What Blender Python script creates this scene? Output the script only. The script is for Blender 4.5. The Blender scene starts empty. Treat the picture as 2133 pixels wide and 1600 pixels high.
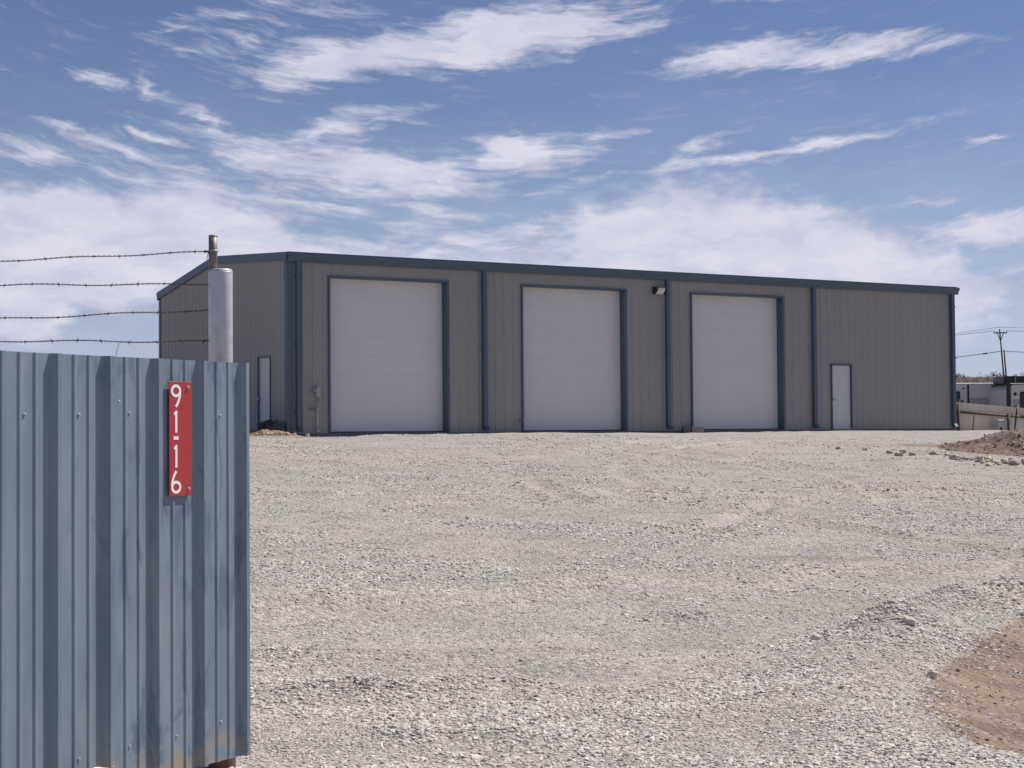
import bpy, math, random
import numpy as np
from mathutils import Vector, Matrix, Euler

R = math.radians
random.seed(11)
rng = np.random.default_rng(5)
sc = bpy.context.scene
COL = sc.collection

# ------------------------------------------------------------------ camera
PITCH, ROLL = 0.029197, 0.008174
cam_d = bpy.data.cameras.new('camera')
cam_d.sensor_width = 36.0
cam_d.lens = 3500.0 / 2133.0 * 36.0
cam_d.clip_start = 0.05
cam_d.clip_end = 8000
cam = bpy.data.objects.new('camera', cam_d)
COL.objects.link(cam)
_f = Vector((0, math.cos(PITCH), math.sin(PITCH)))
_u = Vector((0, -math.sin(PITCH), math.cos(PITCH)))
_r = Vector((1, 0, 0))
_r2 = _r * math.cos(ROLL) - _u * math.sin(ROLL)
_u2 = _r * math.sin(ROLL) + _u * math.cos(ROLL)
cam.matrix_world = Matrix(((_r2.x, _u2.x, -_f.x, 0), (_r2.y, _u2.y, -_f.y, 0), (_r2.z, _u2.z, -_f.z, 0), (0, 0, 0, 1)))
sc.camera = cam

# ------------------------------------------------------------------ sun, sky, exposure
SUN_AZ, SUN_EL = 56.5, 54.0            # degrees clockwise from +Y, and above the horizon
SKY_STRENGTH = 0.05
sun_d = bpy.data.lights.new('sun', 'SUN')
sun_d.energy = 5.0
sun_d.angle = R(0.53)
sun_d.color = (1.0, 0.945, 0.88)
sun = bpy.data.objects.new('sun', sun_d)
COL.objects.link(sun)
_s = Vector((math.sin(R(SUN_AZ)) * math.cos(R(SUN_EL)), math.cos(R(SUN_AZ)) * math.cos(R(SUN_EL)), math.sin(R(SUN_EL))))
sun.rotation_euler = _s.to_track_quat('Z', 'Y').to_euler()
sun.location = (20, 10, 40)
sc.view_settings.view_transform = 'Standard'
sc.view_settings.look = 'None'
sc.view_settings.gamma = 1.0
sc.view_settings.exposure = 0.3
sc.view_settings.use_curve_mapping = False
sc.cycles.use_denoising = True
sc.cycles.max_bounces = 4
sc.cycles.diffuse_bounces = 3
sc.cycles.glossy_bounces = 2
sc.cycles.transmission_bounces = 2

# clouds: azimuth, elevation, half width, half height (degrees on the sky), tilt, weight
CLOUDS = [
(-4.94,12.66,4.09,0.72,9,1.40), (-0.17,13.38,4.75,0.9,7,1.40), (2.79,13.65,1.96,0.59,5,1.05), (8.16,12.56,2.95,0.45,8,1.15), (11.21,12.53,3.27,0.4,6,1.15), (14.03,12.50,2.13,0.29,4,0.70), (5.56,12.41,0.82,0.20,20,0.70), (-11.63,13.25,1.47,0.26,4,0.62), (-9.48,13.89,2.45,0.39,8,0.55), (-5.91,14.33,3.11,0.43,-8,0.55), (-13.90,11.72,0.98,0.28,-20,0.85), (-12.18,11.59,0.98,0.25,-18,0.85), (-16.51,11.91,0.57,0.16,-25,0.50), (-11.87,10.01,1.15,0.26,-20,0.80), (-9.97,10.45,1.31,0.29,-28,0.80), (-15.29,10.12,1.31,0.26,-14,0.70), (-16.05,9.25,1.80,0.52,-8,0.85), (-13.13,9.42,2.29,0.46,-14,0.80), (-6.59,10.24,3.11,0.39,12,0.90), (-4.47,10.42,1.47,0.23,3,0.70), (-8.21,9.29,2.62,0.5,-8,1.2), (-4.31,8.85,3.60,0.75,-8,1.4), (-2.02,8.45,1.47,0.33,-4,0.80), (0.45,9.48,2.13,0.66,-2,1.3), (3.08,10.00,1.64,0.26,16,0.85), (-7.57,7.78,2.13,0.49,-8,0.85), (-5.62,7.64,1.96,0.26,-10,0.70), (-10.29,8.38,1.80,0.65,-20,0.80), (5.53,8.99,1.47,0.26,8,1.00), (6.35,9.61,1.31,0.25,14,0.80), (8.12,9.24,1.80,0.21,8,0.90), (11.01,9.62,2.45,0.25,8,0.95), (13.53,10.18,2.13,0.13,4,0.55), (15.83,9.45,1.15,0.15,2,0.75), (-11.88,7.96,2.29,0.65,-12,0.80), (-1.05,6.58,4.26,0.65,4,0.80), (-3.02,6.99,2.45,0.39,10,0.75), (-4.33,6.10,8.18,0.52,-3,0.95), (13.80,7.46,1.31,0.20,6,0.75), (16.39,6.72,1.80,0.46,10,0.95), (15.47,6.37,2.45,0.39,3,0.80), (16.82,5.22,1.15,0.23,5,0.60), (3.56,8.79,0.49,0.16,20,0.60), (4.28,14.24,0.98,0.15,0,0.60), (8.19,14.22,1.80,0.16,0,0.70),
(-9.0,9.9,2.2,.5,-18,.62), (-6.2,8.4,2.6,.6,-6,.7), (-12.5,8.7,2.4,.5,-14,.7), (-2.6,7.6,2.2,.5,-2,.6), (2.2,8.3,2.0,.3,14,.5), (-3.0,13.9,3.0,.4,8,.6), (-9.5,13.2,4.0,.9,8,.48), (-6.0,11.6,3.0,.3,6,.3)]

BANKS = [(5.8, 5.5, 5.6, 3.6, 2, 1.2), (9.0, 5.2, 6.3, 3.1, -8, 1.2), (3.0, 5.0, 6.5, 1.9, 10, 1.05), (13.0, 4.6, 4.5, 1.8, -8, .9), (0.0, 5.2, 12.0, 1.0, 1, .85), (7.0, 3.2, 10.0, 2.0, 0, 1.0),
         (-14.5, 6.2, 6.0, 2.3, -3, 1.2), (-10.4, 6.6, 4.4, 1.9, -12, 1.05), (-16.6, 4.6, 2.8, 2.0, -8, .8), (-7.0, 5.9, 5.5, .7, -4, .8), (16.6, 6.5, 2.4, .7, 8, .7)]


class NT:
    """small helper to wire shader nodes"""
    def __init__(self, tree):
        self.t = tree
        self.n = tree.nodes
        self.l = tree.links

    def new(self, typ, **kw):
        nd = self.n.new(typ)
        for k, v in kw.items():
            setattr(nd, k, v)
        return nd

    def set(self, sock, v):
        if isinstance(v, bpy.types.NodeSocket):
            self.l.new(v, sock)
        else:
            sock.default_value = v

    def math(self, op, a, b=None, c=None, clamp=False):
        nd = self.new('ShaderNodeMath', operation=op, use_clamp=clamp)
        self.set(nd.inputs[0], a)
        if b is not None:
            self.set(nd.inputs[1], b)
        if c is not None:
            self.set(nd.inputs[2], c)
        return nd.outputs[0]

    def vmath(self, op, a, b=None, scale=None):
        nd = self.new('ShaderNodeVectorMath', operation=op)
        self.set(nd.inputs[0], a)
        if b is not None:
            self.set(nd.inputs[1], b)
        if scale is not None:
            self.set(nd.inputs['Scale'], scale)
        return nd.outputs['Value'] if op in ('LENGTH', 'DOT_PRODUCT', 'DISTANCE') else nd.outputs[0]

    def noise(self, vec, scale, detail=4, rough=0.55, dist=0.0, out='Fac', dim='3D', lac=2.0):
        nd = self.new('ShaderNodeTexNoise', noise_dimensions=dim)
        if vec is not None:
            self.l.new(vec, nd.inputs['Vector'])
        nd.inputs['Scale'].default_value = scale
        nd.inputs['Detail'].default_value = detail
        nd.inputs['Roughness'].default_value = rough
        nd.inputs['Distortion'].default_value = dist
        nd.inputs['Lacunarity'].default_value = lac
        return nd.outputs[out]

    def mapping(self, vec, loc=(0, 0, 0), rot=(0, 0, 0), scale=(1, 1, 1), typ='POINT'):
        nd = self.new('ShaderNodeMapping', vector_type=typ)
        self.l.new(vec, nd.inputs['Vector'])
        nd.inputs['Location'].default_value = loc
        nd.inputs['Rotation'].default_value = rot
        nd.inputs['Scale'].default_value = scale
        return nd.outputs[0]

    def mrange(self, v, a, b, c=0.0, d=1.0, interp='SMOOTHSTEP'):
        nd = self.new('ShaderNodeMapRange', interpolation_type=interp)
        self.set(nd.inputs['Value'], v)
        for k, x in zip(('From Min', 'From Max', 'To Min', 'To Max'), (a, b, c, d)):
            nd.inputs[k].default_value = x
        return nd.outputs[0]

    def mix(self, fac, a, b, blend='MIX'):
        nd = self.new('ShaderNodeMix', data_type='RGBA', blend_type=blend)
        self.set(nd.inputs[0], fac)
        for i, v in ((6, a), (7, b)):
            if isinstance(v, (tuple, list)):
                v = tuple(v) + ((1.0,) if len(v) == 3 else ())
            self.set(nd.inputs[i], v)
        return nd.outputs[2]


def build_world():
    w = bpy.data.worlds.new('World')
    sc.world = w
    w.use_nodes = True
    T = NT(w.node_tree)
    T.n.clear()
    tc = T.new('ShaderNodeTexCoord').outputs['Generated']
    sky = T.new('ShaderNodeTexSky', sky_type='NISHITA', sun_disc=False)
    sky.sun_elevation = R(SUN_EL)
    sky.sun_rotation = R(SUN_AZ)
    sky.altitude = 900
    sky.air_density = 1.0
    sky.dust_density = 0.25
    sky.ozone_density = 3.5
    sep = T.new('ShaderNodeSeparateXYZ')
    T.l.new(tc, sep.inputs[0])
    deg = 180 / math.pi
    az = T.math('MULTIPLY', T.math('ARCTAN2', sep.outputs[0], sep.outputs[1]), deg)
    el = T.math('MULTIPLY', T.math('ARCSINE', sep.outputs[2]), deg)
    comb = T.new('ShaderNodeCombineXYZ')
    T.l.new(az, comb.inputs[0])
    T.l.new(el, comb.inputs[1])
    P = comb.outputs[0]
    # ragged outline: warp the sky coordinates with noise
    w1 = T.vmath('SUBTRACT', T.noise(T.mapping(P, scale=(.35, .8, 1)), 1.0, 3, .55, out='Color'), (.5, .5, .5))
    w2 = T.vmath('SUBTRACT', T.noise(T.mapping(P, scale=(1.3, 3.2, 1)), 1.0, 4, .6, out='Color'), (.5, .5, .5))
    Q = T.vmath('ADD', P, T.vmath('MULTIPLY', w1, (3.2, 1.1, 0)))
    Q = T.vmath('ADD', Q, T.vmath('MULTIPLY', w2, (1.1, .42, 0)))
    tot = None
    for (a, e, hw, hh, tilt, s) in CLOUDS:
        m = T.mapping(Q, (a, e, 0), (0, 0, R(tilt)), (hw * 1.5, hh * 1.6, 1), 'TEXTURE')
        b = T.mrange(T.vmath('LENGTH', m), 1.08, 0.0, 0.0, s * 1.06, 'LINEAR')
        tot = b if tot is None else T.math('SMOOTH_MAX', tot, b, 0.25)
    # the sky goes on outside the view with the same kind of broken cloud
    other = T.noise(T.mapping(P, loc=(7.3, 2.1, 0), rot=(0, 0, R(5)), scale=(.05, .16, 1)), 1.0, 4, .55)
    other = T.mrange(other, .46, .72, 0, 1.05)
    out_az = T.mrange(T.math('ABSOLUTE', az), 17.5, 22.0)
    out_el = T.mrange(el, 15.2, 18.5)
    tot = T.math('MAXIMUM', tot, T.math('MULTIPLY', other, T.math('MAXIMUM', out_az, out_el)))
    # fibres, combed down to the right on the left side and up to the right on the right side
    azc = T.math('MAXIMUM', T.math('MINIMUM', az, 25.0), -25.0)
    shear = T.math('SUBTRACT', T.math('MULTIPLY', T.math('MULTIPLY', azc, azc), .0085), T.math('MULTIPLY', azc, .02))
    cs = T.new('ShaderNodeCombineXYZ')
    T.l.new(az, cs.inputs[0])
    T.l.new(T.math('SUBTRACT', el, shear), cs.inputs[1])
    S = T.vmath('ADD', cs.outputs[0], T.vmath('MULTIPLY', w1, (2.4, .7, 0)))
    fib = T.noise(T.mapping(S, scale=(.42, 2.5, 1)), 1.0, 6, .6, .2)
    fine = T.noise(T.mapping(S, scale=(1.5, 7.0, 1)), 1.0, 4, .6, .3)
    n = T.math('ADD', T.math('MULTIPLY', T.math('SUBTRACT', fib, .5), 1.5), T.math('MULTIPLY', T.math('SUBTRACT', fine, .5), .6))
    dens = T.math('ADD', tot, n)
    alpha = T.mrange(dens, .22, 1.12, 0, 1.0)
    alpha = T.math('MULTIPLY', alpha, T.mrange(tot, 0.04, .3, 0, .95))
    # big soft banks
    bank = None
    for (a, e, hw, hh, tilt, wt) in BANKS:
        m = T.mapping(Q, (a, e, 0), (0, 0, R(tilt)), (hw, hh, 1), 'TEXTURE')
        b = T.mrange(T.vmath('LENGTH', m), 1.25, .25, 0.0, wt)
        bank = b if bank is None else T.math('SMOOTH_MAX', bank, b, 0.2)
    puff = T.noise(T.mapping(P, scale=(.8, 1.1, 1)), 1.0, 6, .58, .3)
    bd = T.math('ADD', bank, T.math('ADD', T.math('MULTIPLY', T.math('SUBTRACT', puff, .5), .9), T.math('MULTIPLY', n, .16)))
    ba = T.math('MULTIPLY', T.mrange(bd, .22, .82), T.mrange(bank, .02, .2, 0, .93))
    alpha = T.math('SUBTRACT', 1.0, T.math('MULTIPLY', T.math('SUBTRACT', 1.0, alpha), T.math('SUBTRACT', 1.0, ba)))
    # thin high veil, thicker towards the horizon
    veil = T.math('MULTIPLY', T.mrange(el, 14.0, -1.0, 0.05, .78), T.mrange(T.noise(T.mapping(P, scale=(.12, .5, 1)), 1.0, 4, .5), .25, .7, .55, 1.0))
    ab = T.mrange(el, -2.0, 0.0)
    alpha = T.math('MULTIPLY', alpha, ab)
    veil = T.math('MULTIPLY', veil, ab)
    # cloud brightness: soft lavender undersides
    sh = T.noise(T.mapping(Q, loc=(3, 5, 0), scale=(.3, .8, 1)), 1.0, 5, .55)
    ccol = T.mix(T.mrange(sh, .3, .68), (9.2, 9.4, 11.6), (12.2, 12.0, 13.6))
    skyc = T.mix(1.0, sky.outputs[0], SKY_TINT, 'MULTIPLY')
    col = T.mix(alpha, T.mix(veil, skyc, (9.0, 9.9, 13.0)), ccol)
    bg = T.new('ShaderNodeBackground')
    T.l.new(col, bg.inputs['Color'])
    bg.inputs['Strength'].default_value = SKY_STRENGTH
    o = T.new('ShaderNodeOutputWorld')
    T.l.new(bg.outputs[0], o.inputs['Surface'])
    w.cycles.sampling_method = 'MANUAL'
    w.cycles.sample_map_resolution = 512


SKY_TINT = (1.0, 0.95, 1.12)
build_world()


# ------------------------------------------------------------------ scene helpers
def mesh_obj(name, verts, faces, mat=None, parent=None, smooth=False):
    me = bpy.data.meshes.new(name)
    me.from_pydata(verts, [], faces)
    me.update()
    if smooth:
        me.polygons.foreach_set('use_smooth', [True] * len(me.polygons))
    if mat:
        me.materials.append(mat)
    o = bpy.data.objects.new(name, me)
    COL.objects.link(o)
    if parent:
        o.parent = parent
    return o


def inst(name, me, parent=None, loc=(0, 0, 0), rot=(0, 0, 0), scale=(1, 1, 1)):
    o = bpy.data.objects.new(name, me)
    COL.objects.link(o)
    o.parent = parent
    o.location = loc
    o.rotation_euler = rot
    o.scale = scale
    return o


def tag(o, label=None, cat=None, group=None, kind=None):
    if label: o['label'] = label
    if cat: o['category'] = cat
    if group: o['group'] = group
    if kind: o['kind'] = kind
    return o


def thing(name, label, cat, loc=(0, 0, 0), rotz=0.0, group=None):
    o = bpy.data.objects.new(name, None)
    o.empty_display_size = .2
    COL.objects.link(o)
    o.location = loc
    o.rotation_euler = (0, 0, rotz)
    return tag(o, label, cat, group)


class MB:
    def __init__(self):
        self.v = []
        self.f = []

    def box(self, x0, x1, y0, y1, z0, z1, bev=0.0):
        b = len(self.v)
        if bev <= 0:
            self.v += [(x, y, z) for z in (z0, z1) for y in (y0, y1) for x in (x0, x1)]
            for q in ((0, 2, 3, 1), (4, 5, 7, 6), (0, 1, 5, 4), (2, 6, 7, 3), (0, 4, 6, 2), (1, 3, 7, 5)):
                self.f.append(tuple(b + i for i in q))
            return self
        c = bev
        pts = {}
        for sx in (0, 1):
            for sy in (0, 1):
                for sz in (0, 1):
                    X, Y, Z = (x0, x1)[sx], (y0, y1)[sy], (z0, z1)[sz]
                    ix, iy, iz = (1, -1)[sx] * c, (1, -1)[sy] * c, (1, -1)[sz] * c
                    for k, p in enumerate(((X, Y + iy, Z + iz), (X + ix, Y, Z + iz), (X + ix, Y + iy, Z))):
                        pts[sx, sy, sz, k] = len(self.v)
                        self.v.append(p)
        g = lambda *k: pts[k]
        A = self.f.append
        for s in (0, 1):
            q = [(s, 0, 0, 0), (s, 1, 0, 0), (s, 1, 1, 0), (s, 0, 1, 0)]
            A(tuple(g(*i) for i in (q if s else q[::-1])))
            q = [(0, s, 0, 1), (1, s, 0, 1), (1, s, 1, 1), (0, s, 1, 1)]
            A(tuple(g(*i) for i in (q[::-1] if s else q)))
            q = [(0, 0, s, 2), (1, 0, s, 2), (1, 1, s, 2), (0, 1, s, 2)]
            A(tuple(g(*i) for i in (q if s else q[::-1])))
        for a in (0, 1):
            for b2 in (0, 1):
                A((g(a, b2, 0, 0), g(a, b2, 0, 1), g(a, b2, 1, 1), g(a, b2, 1, 0)))
                A((g(a, 0, b2, 0), g(a, 0, b2, 2), g(a, 1, b2, 2), g(a, 1, b2, 0)))
                A((g(0, a, b2, 1), g(0, a, b2, 2), g(1, a, b2, 2), g(1, a, b2, 1)))
                for s in (0, 1):
                    pass
        for sx in (0, 1):
            for sy in (0, 1):
                for sz in (0, 1):
                    A((g(sx, sy, sz, 0), g(sx, sy, sz, 1), g(sx, sy, sz, 2)))
        return self

    def prism(self, poly, fn0, fn1):
        """poly: list of 2-D points; fn0/fn1 map a 2-D point to 3-D for the two caps"""
        b = len(self.v)
        n = len(poly)
        self.v += [tuple(fn0(p)) for p in poly] + [tuple(fn1(p)) for p in poly]
        for i in range(n):
            j = (i + 1) % n
            self.f.append((b + i, b + j, b + n + j, b + n + i))
        self.f.append(tuple(b + i for i in range(n))[::-1])
        self.f.append(tuple(b + n + i for i in range(n)))
        return self

    def tube(self, pts, r, seg=8, cap=True):
        pts = [Vector(p) for p in pts]
        rs = r if isinstance(r, (list, tuple)) else [r] * len(pts)
        b = len(self.v)
        t0 = (pts[1] - pts[0]).normalized()
        up = Vector((0, 0, 1)) if abs(t0.z) < .9 else Vector((1, 0, 0))
        x = t0.cross(up).normalized()
        for i, p in enumerate(pts):
            t = (pts[min(i + 1, len(pts) - 1)] - pts[max(i - 1, 0)]).normalized()
            x = (x - t * x.dot(t)).normalized()
            y = t.cross(x)
            for k in range(seg):
                a = 2 * math.pi * k / seg
                self.v.append(tuple(p + (x * math.cos(a) + y * math.sin(a)) * rs[i]))
        for i in range(len(pts) - 1):
            for k in range(seg):
                k2 = (k + 1) % seg
                self.f.append((b + i * seg + k, b + i * seg + k2, b + (i + 1) * seg + k2, b + (i + 1) * seg + k))
        if cap:
            self.f.append(tuple(b + k for k in range(seg))[::-1])
            self.f.append(tuple(b + (len(pts) - 1) * seg + k for k in range(seg)))
        return self

    def lathe(self, prof, seg=24, c=(0, 0, 0)):
        b = len(self.v)
        for (r, z) in prof:
            for k in range(seg):
                a = 2 * math.pi * k / seg
                self.v.append((c[0] + r * math.cos(a), c[1] + r * math.sin(a), c[2] + z))
        for i in range(len(prof) - 1):
            for k in range(seg):
                k2 = (k + 1) % seg
                self.f.append((b + i * seg + k, b + i * seg + k2, b + (i + 1) * seg + k2, b + (i + 1) * seg + k))
        self.f.append(tuple(b + k for k in range(seg))[::-1])
        self.f.append(tuple(b + (len(prof) - 1) * seg + k for k in range(seg)))
        return self

    def build(self, name, mat, parent=None, smooth=False):
        return mesh_obj(name, self.v, self.f, mat, parent, smooth)


# ------------------------------------------------------------------ numpy noise for the terrain
def _hash(ix, iy, seed):
    h = (ix.astype(np.int64) * 374761393 + iy.astype(np.int64) * 668265263 + seed * 974711) & 0x7fffffff
    h = ((h ^ (h >> 13)) * 1274126177) & 0x7fffffff
    return ((h ^ (h >> 16)) & 0xffff) / 65535.0


def vnoise(x, y, seed=0):
    ix, iy = np.floor(x), np.floor(y)
    fx, fy = x - ix, y - iy
    fx, fy = fx * fx * (3 - 2 * fx), fy * fy * (3 - 2 * fy)
    a, b = _hash(ix, iy, seed), _hash(ix + 1, iy, seed)
    c, d = _hash(ix, iy + 1, seed), _hash(ix + 1, iy + 1, seed)
    return (a * (1 - fx) + b * fx) * (1 - fy) + (c * (1 - fx) + d * fx) * fy


def fbm(x, y, seed=0, oct=4):
    s, a, t = 0, 1.0, 0
    for i in range(oct):
        s = s + a * vnoise(x * 2 ** i + 17.3 * i, y * 2 ** i - 9.1 * i, seed + i)
        t += a
        a *= .5
    return s / t


def sstep(a, b, x):
    t = np.clip((x - a) / (b - a), 0, 1)
    return t * t * (3 - 2 * t)


# building frame: near front corner, direction along the front wall, direction to the back
AZ = 1.0236426
BO = np.array([-6.0674, 45.3921, 0.0470])
BD = np.array([math.sin(AZ), math.cos(AZ)])
BN = np.array([-math.cos(AZ), math.sin(AZ)])
L, W = 25.13, 10.05
H_FRONT, H_RIDGE, Y_RIDGE, H_BACK = 4.88, 5.24, 5.25, 4.55

PIT = [(4.4, 13.9), (3.5, 12.5), (2.95, 11.4), (2.55, 10.4), (2.36, 9.8), (2.32, 8.9), (2.5, 8.0), (4.2, 6.6), (9.5, 7.2), (10.0, 12.5), (6.5, 14.2)]


def pit_dist(x, y):
    """signed distance to the outline of the bare dirt scrape, negative inside"""
    d = np.full(np.shape(x), 1e9)
    ins = np.zeros(np.shape(x), bool)
    n = len(PIT)
    for i in range(n):
        ax, ay = PIT[i]
        bx, by = PIT[(i + 1) % n]
        ex, ey = bx - ax, by - ay
        t = np.clip(((x - ax) * ex + (y - ay) * ey) / (ex * ex + ey * ey), 0, 1)
        d = np.minimum(d, np.hypot(x - ax - t * ex, y - ay - t * ey))
        cnd = (ay > y) != (by > y)
        with np.errstate(divide='ignore', invalid='ignore'):
            xi = (bx - ax) * (y - ay) / ((by - ay) if by != ay else 1e-9) + ax
        ins ^= cnd & (x < xi)
    return np.where(ins, -d, d)


RUTS = [(9.0, 4.0, 22.3, .9), (9.0, 4.0, 24.0, .9), (-16.0, 30.0, 20.4, .7), (-16.0, 30.0, 22.1, .7), (24.0, 31.0, 22.0, .8),
        (24.0, 31.0, 23.8, .8), (1.5, -9.0, 20.6, .45), (1.5, -9.0, 19.2, .35), (14, -10, 27.0, .8), (14, -10, 28.7, .8)]


def ground_z(x, y):
    x = np.asarray(x, float)
    y = np.asarray(y, float)
    rx, ry = x - BO[0], y - BO[1]
    q = -(rx * BN[0] + ry * BN[1])
    s = rx * BD[0] + ry * BD[1]
    t = np.clip((q - 1) / 33, 0, 1)
    z = -0.03 - 1.57 * (t * t * (3 - 2 * t) * .35 + t * .65)
    # the fill pad ends beside and behind the building
    z = z - .85 * sstep(25.9, 29.5, s) * (1 - sstep(3, 14, q))
    z = z - .8 * sstep(-11, -16, q) * (1 - sstep(25.9, 29.5, s))
    # small dip in the gravel by the near corner, gravel heaped a little along the wall
    z = z + .035 * np.exp(-((q - 1.0) / .8) ** 2) * (fbm(s * .45, q * .5, 9, 3) - .3) * sstep(0, 3, s) * (1 - sstep(24, 26, s))
    z = z - .07 * np.exp(-((s - .9) / .9) ** 2 - ((q - .3) / 1.2) ** 2)
    far = sstep(70, 110, np.hypot(x, y))
    near = 1 - far
    # loose gravel relief
    z = z + near * (.075 * (fbm(x * .35, y * .35, 1, 4) - .5) + .05 * (fbm(x * 1.6, y * 1.6, 2, 3) - .5))
    for i, (cx, cy, rr, a) in enumerate(RUTS):
        e = np.hypot(x - cx, y - cy) - rr
        m = sstep(.38, .62, fbm(x * .22 + i * 3, y * .22, 30 + i, 2))
        z = z + near * a * m * 1.5 * (-.045 * np.exp(-(e / .16) ** 2) + .03 * np.exp(-((np.abs(e) - .33) / .12) ** 2))
    # bare scrape with a bank of gravel pushed up round it
    d = pit_dist(x, y) + .25 * (fbm(x * 1.3, y * 1.3, 5, 3) - .5)
    z = z - .13 * sstep(.12, -.5, d)
    bank = np.exp(-((d - .55) / .45) ** 2)
    back = sstep(10.6, 13.2, y) * (1 - sstep(15.2, 16.2, y)) * (1 - .8 * sstep(4.2, 5.4, x))
    z = z + bank * (.035 + .20 * back) * (.55 + .9 * fbm(x * 1.1, y * 1.1, 6, 3))
    # clumps left by the blade in the foreground
    for (cx, cy, sx, sy, h) in ((-.95, 10.3, .6, .22, .07), (-.15, 10.5, .5, .16, .06), (.55, 11.5, .8, .18, .06), (1.35, 13.5, .5, .14, .06),
                                (1.1, 9.5, .9, .3, .05), (-.2, 8.9, .7, .2, .05), (1.9, 10.2, .7, .25, .06)):
        z = z + h * np.exp(-((x - cx) / sx) ** 2 - ((y - cy) / sy) ** 2) * (.3 + 1.2 * fbm(x * 3, y * 3, 8, 2))
    return z


def lanes(x, y):
    """packed wheel lanes, 0..1"""
    r = np.zeros(np.shape(x))
    for i, (cx, cy, rr, a) in enumerate(RUTS):
        e = np.hypot(x - cx, y - cy) - rr
        m = sstep(.34, .6, fbm(x * .22 + i * 3, y * .22, 30 + i, 2))
        r = np.maximum(r, a * m * np.exp(-(e / .42) ** 2))
    return np.clip(r, 0, 1)


def gz(x, y):
    return float(ground_z(np.array([x]), np.array([y]))[0])


def wpos(s, yb, z=0.0):
    """building coordinates to world"""
    p = BO[:2] + BD * s + BN * yb
    return (float(p[0]), float(p[1]), float(BO[2] + z))


BROT = math.atan2(BD[1], BD[0])


# ------------------------------------------------------------------ materials
def new_mat(name):
    m = bpy.data.materials.new(name)
    m.use_nodes = True
    T = NT(m.node_tree)
    T.n.clear()
    b = T.new('ShaderNodeBsdfPrincipled')
    o = T.new('ShaderNodeOutputMaterial')
    T.l.new(b.outputs[0], o.inputs[0])
    return m, T, b


def paint(name, col, rough=.5, var=.1, scale=3.0, bump=.0, bscale=40, metal=0.0, streak=False, spec=.5, dirt=None, dirt_amt=0.0):
    m, T, b = new_mat(name)
    tc = T.new('ShaderNodeTexCoord').outputs['Object']
    v = T.mapping(tc, scale=(1, 1, .12) if streak else (1, 1, 1))
    n = T.noise(v, scale, 5, .6)
    n2 = T.noise(tc, scale * 9, 3, .6)
    f = T.math('ADD', T.math('MULTIPLY', n, .7), T.math('MULTIPLY', n2, .3))
    lo = tuple(c * (1 - var) for c in col)
    hi = tuple(min(1, c * (1 + var)) for c in col)
    c = T.mix(T.mrange(f, .3, .7), lo, hi)
    if dirt:
        c = T.mix(T.math('MULTIPLY', T.mrange(T.noise(tc, scale * 2.3, 6, .65), .5, .72), dirt_amt), c, dirt)
    T.l.new(c, b.inputs['Base Color'])
    T.l.new(T.mrange(n, .3, .7, rough * .88, rough * 1.12), b.inputs['Roughness'])
    b.inputs['Metallic'].default_value = metal
    b.inputs['Specular IOR Level'].default_value = spec
    if bump:
        bm = T.new('ShaderNodeBump')
        bm.inputs['Strength'].default_value = bump
        bm.inputs['Distance'].default_value = .01
        T.l.new(T.noise(tc, bscale, 4, .6), bm.inputs['Height'])
        T.l.new(bm.outputs[0], b.inputs['Normal'])
    return m


M = {}
M['wall'] = paint('tan_wall_paint', (.290, .289, .278), .5, .05, .8, .12, 3, streak=True, dirt=(.26, .23, .2), dirt_amt=.25)
M['trim'] = paint('dark_blue_trim_paint', (.068, .103, .146), .42, .08, 2, .08, 6)
M['white'] = paint('white_door_paint', (.63, .63, .625), .5, .03, 1.2, .04, 8)
M['leaf'] = paint('white_entry_door_paint', (.55, .56, .575), .45, .03, 1.2)
M['black'] = paint('black_plastic', (.02, .02, .022), .45, .2, 5)
M['rubber'] = paint('black_rubber', (.05, .05, .052), .8, .25, 12, .3, 60)
M['concrete'] = paint('concrete', (.25, .24, .23), .9, .12, 4, .4, 50)
M['galv'] = paint('galvanised_steel', (.5, .51, .53), .42, .12, 7, .1, 30, metal=.7)
M['silver'] = paint('silver_post_paint', (.56, .552, .565), .34, .10, 5, .15, 25, metal=.4, dirt=(.3, .27, .25), dirt_amt=.3)
M['pipe'] = paint('weathered_pipe_steel', (.19, .175, .17), .55, .2, 9, .2, 40, metal=.3, streak=True)
M['rust'] = paint('rusty_steel', (.10, .055, .045), .8, .3, 8, .4, 50)
M['wire'] = paint('rusty_wire', (.11, .075, .07), .7, .3, 30, metal=.3)
M['screw'] = paint('zinc_screw', (.45, .46, .48), .4, .1, 30, metal=.6)
M['red'] = paint('red_sign_sheeting', (.39, .036, .036), .35, .06, 9)
M['letter'] = paint('white_reflective_lettering', (.82, .82, .82), .4, .02, 9)
M['fence'] = paint('tan_fence_sheet', (.60, .54, .45), .55, .08, 1.5, .1, 5, streak=True)
M['wood'] = paint('weathered_board', (.38, .30, .22), .85, .2, 6, .4, 60)
M['pole'] = paint('pole_wood', (.075, .062, .058), .9, .2, 3)
M['cable'] = paint('black_cable', (.02, .02, .02), .6, .1, 3)
M['rv'] = paint('trailer_white', (.62, .62, .64), .35, .03, 1)
M['rvgrey'] = paint('trailer_grey_band', (.36, .38, .42), .4, .04, 1)
M['roofwhite'] = paint('trailer_roof_membrane', (.8, .8, .8), .6, .03, 1)
M['teal'] = paint('blue_grey_bucket_plastic', (.12, .17, .2), .5, .1, 5)
M['bark'] = paint('shrub_stem', (.12, .09, .07), .9, .2, 5)
M['scrub'] = paint('dry_scrub_foliage', (.075, .068, .05), .9, .35, .25)
M['meter'] = paint('grey_meter_box', (.33, .34, .35), .5, .06, 5)
M['tarp'] = paint('dark_grey_bag', (.07, .07, .075), .6, .2, 6)
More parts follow.
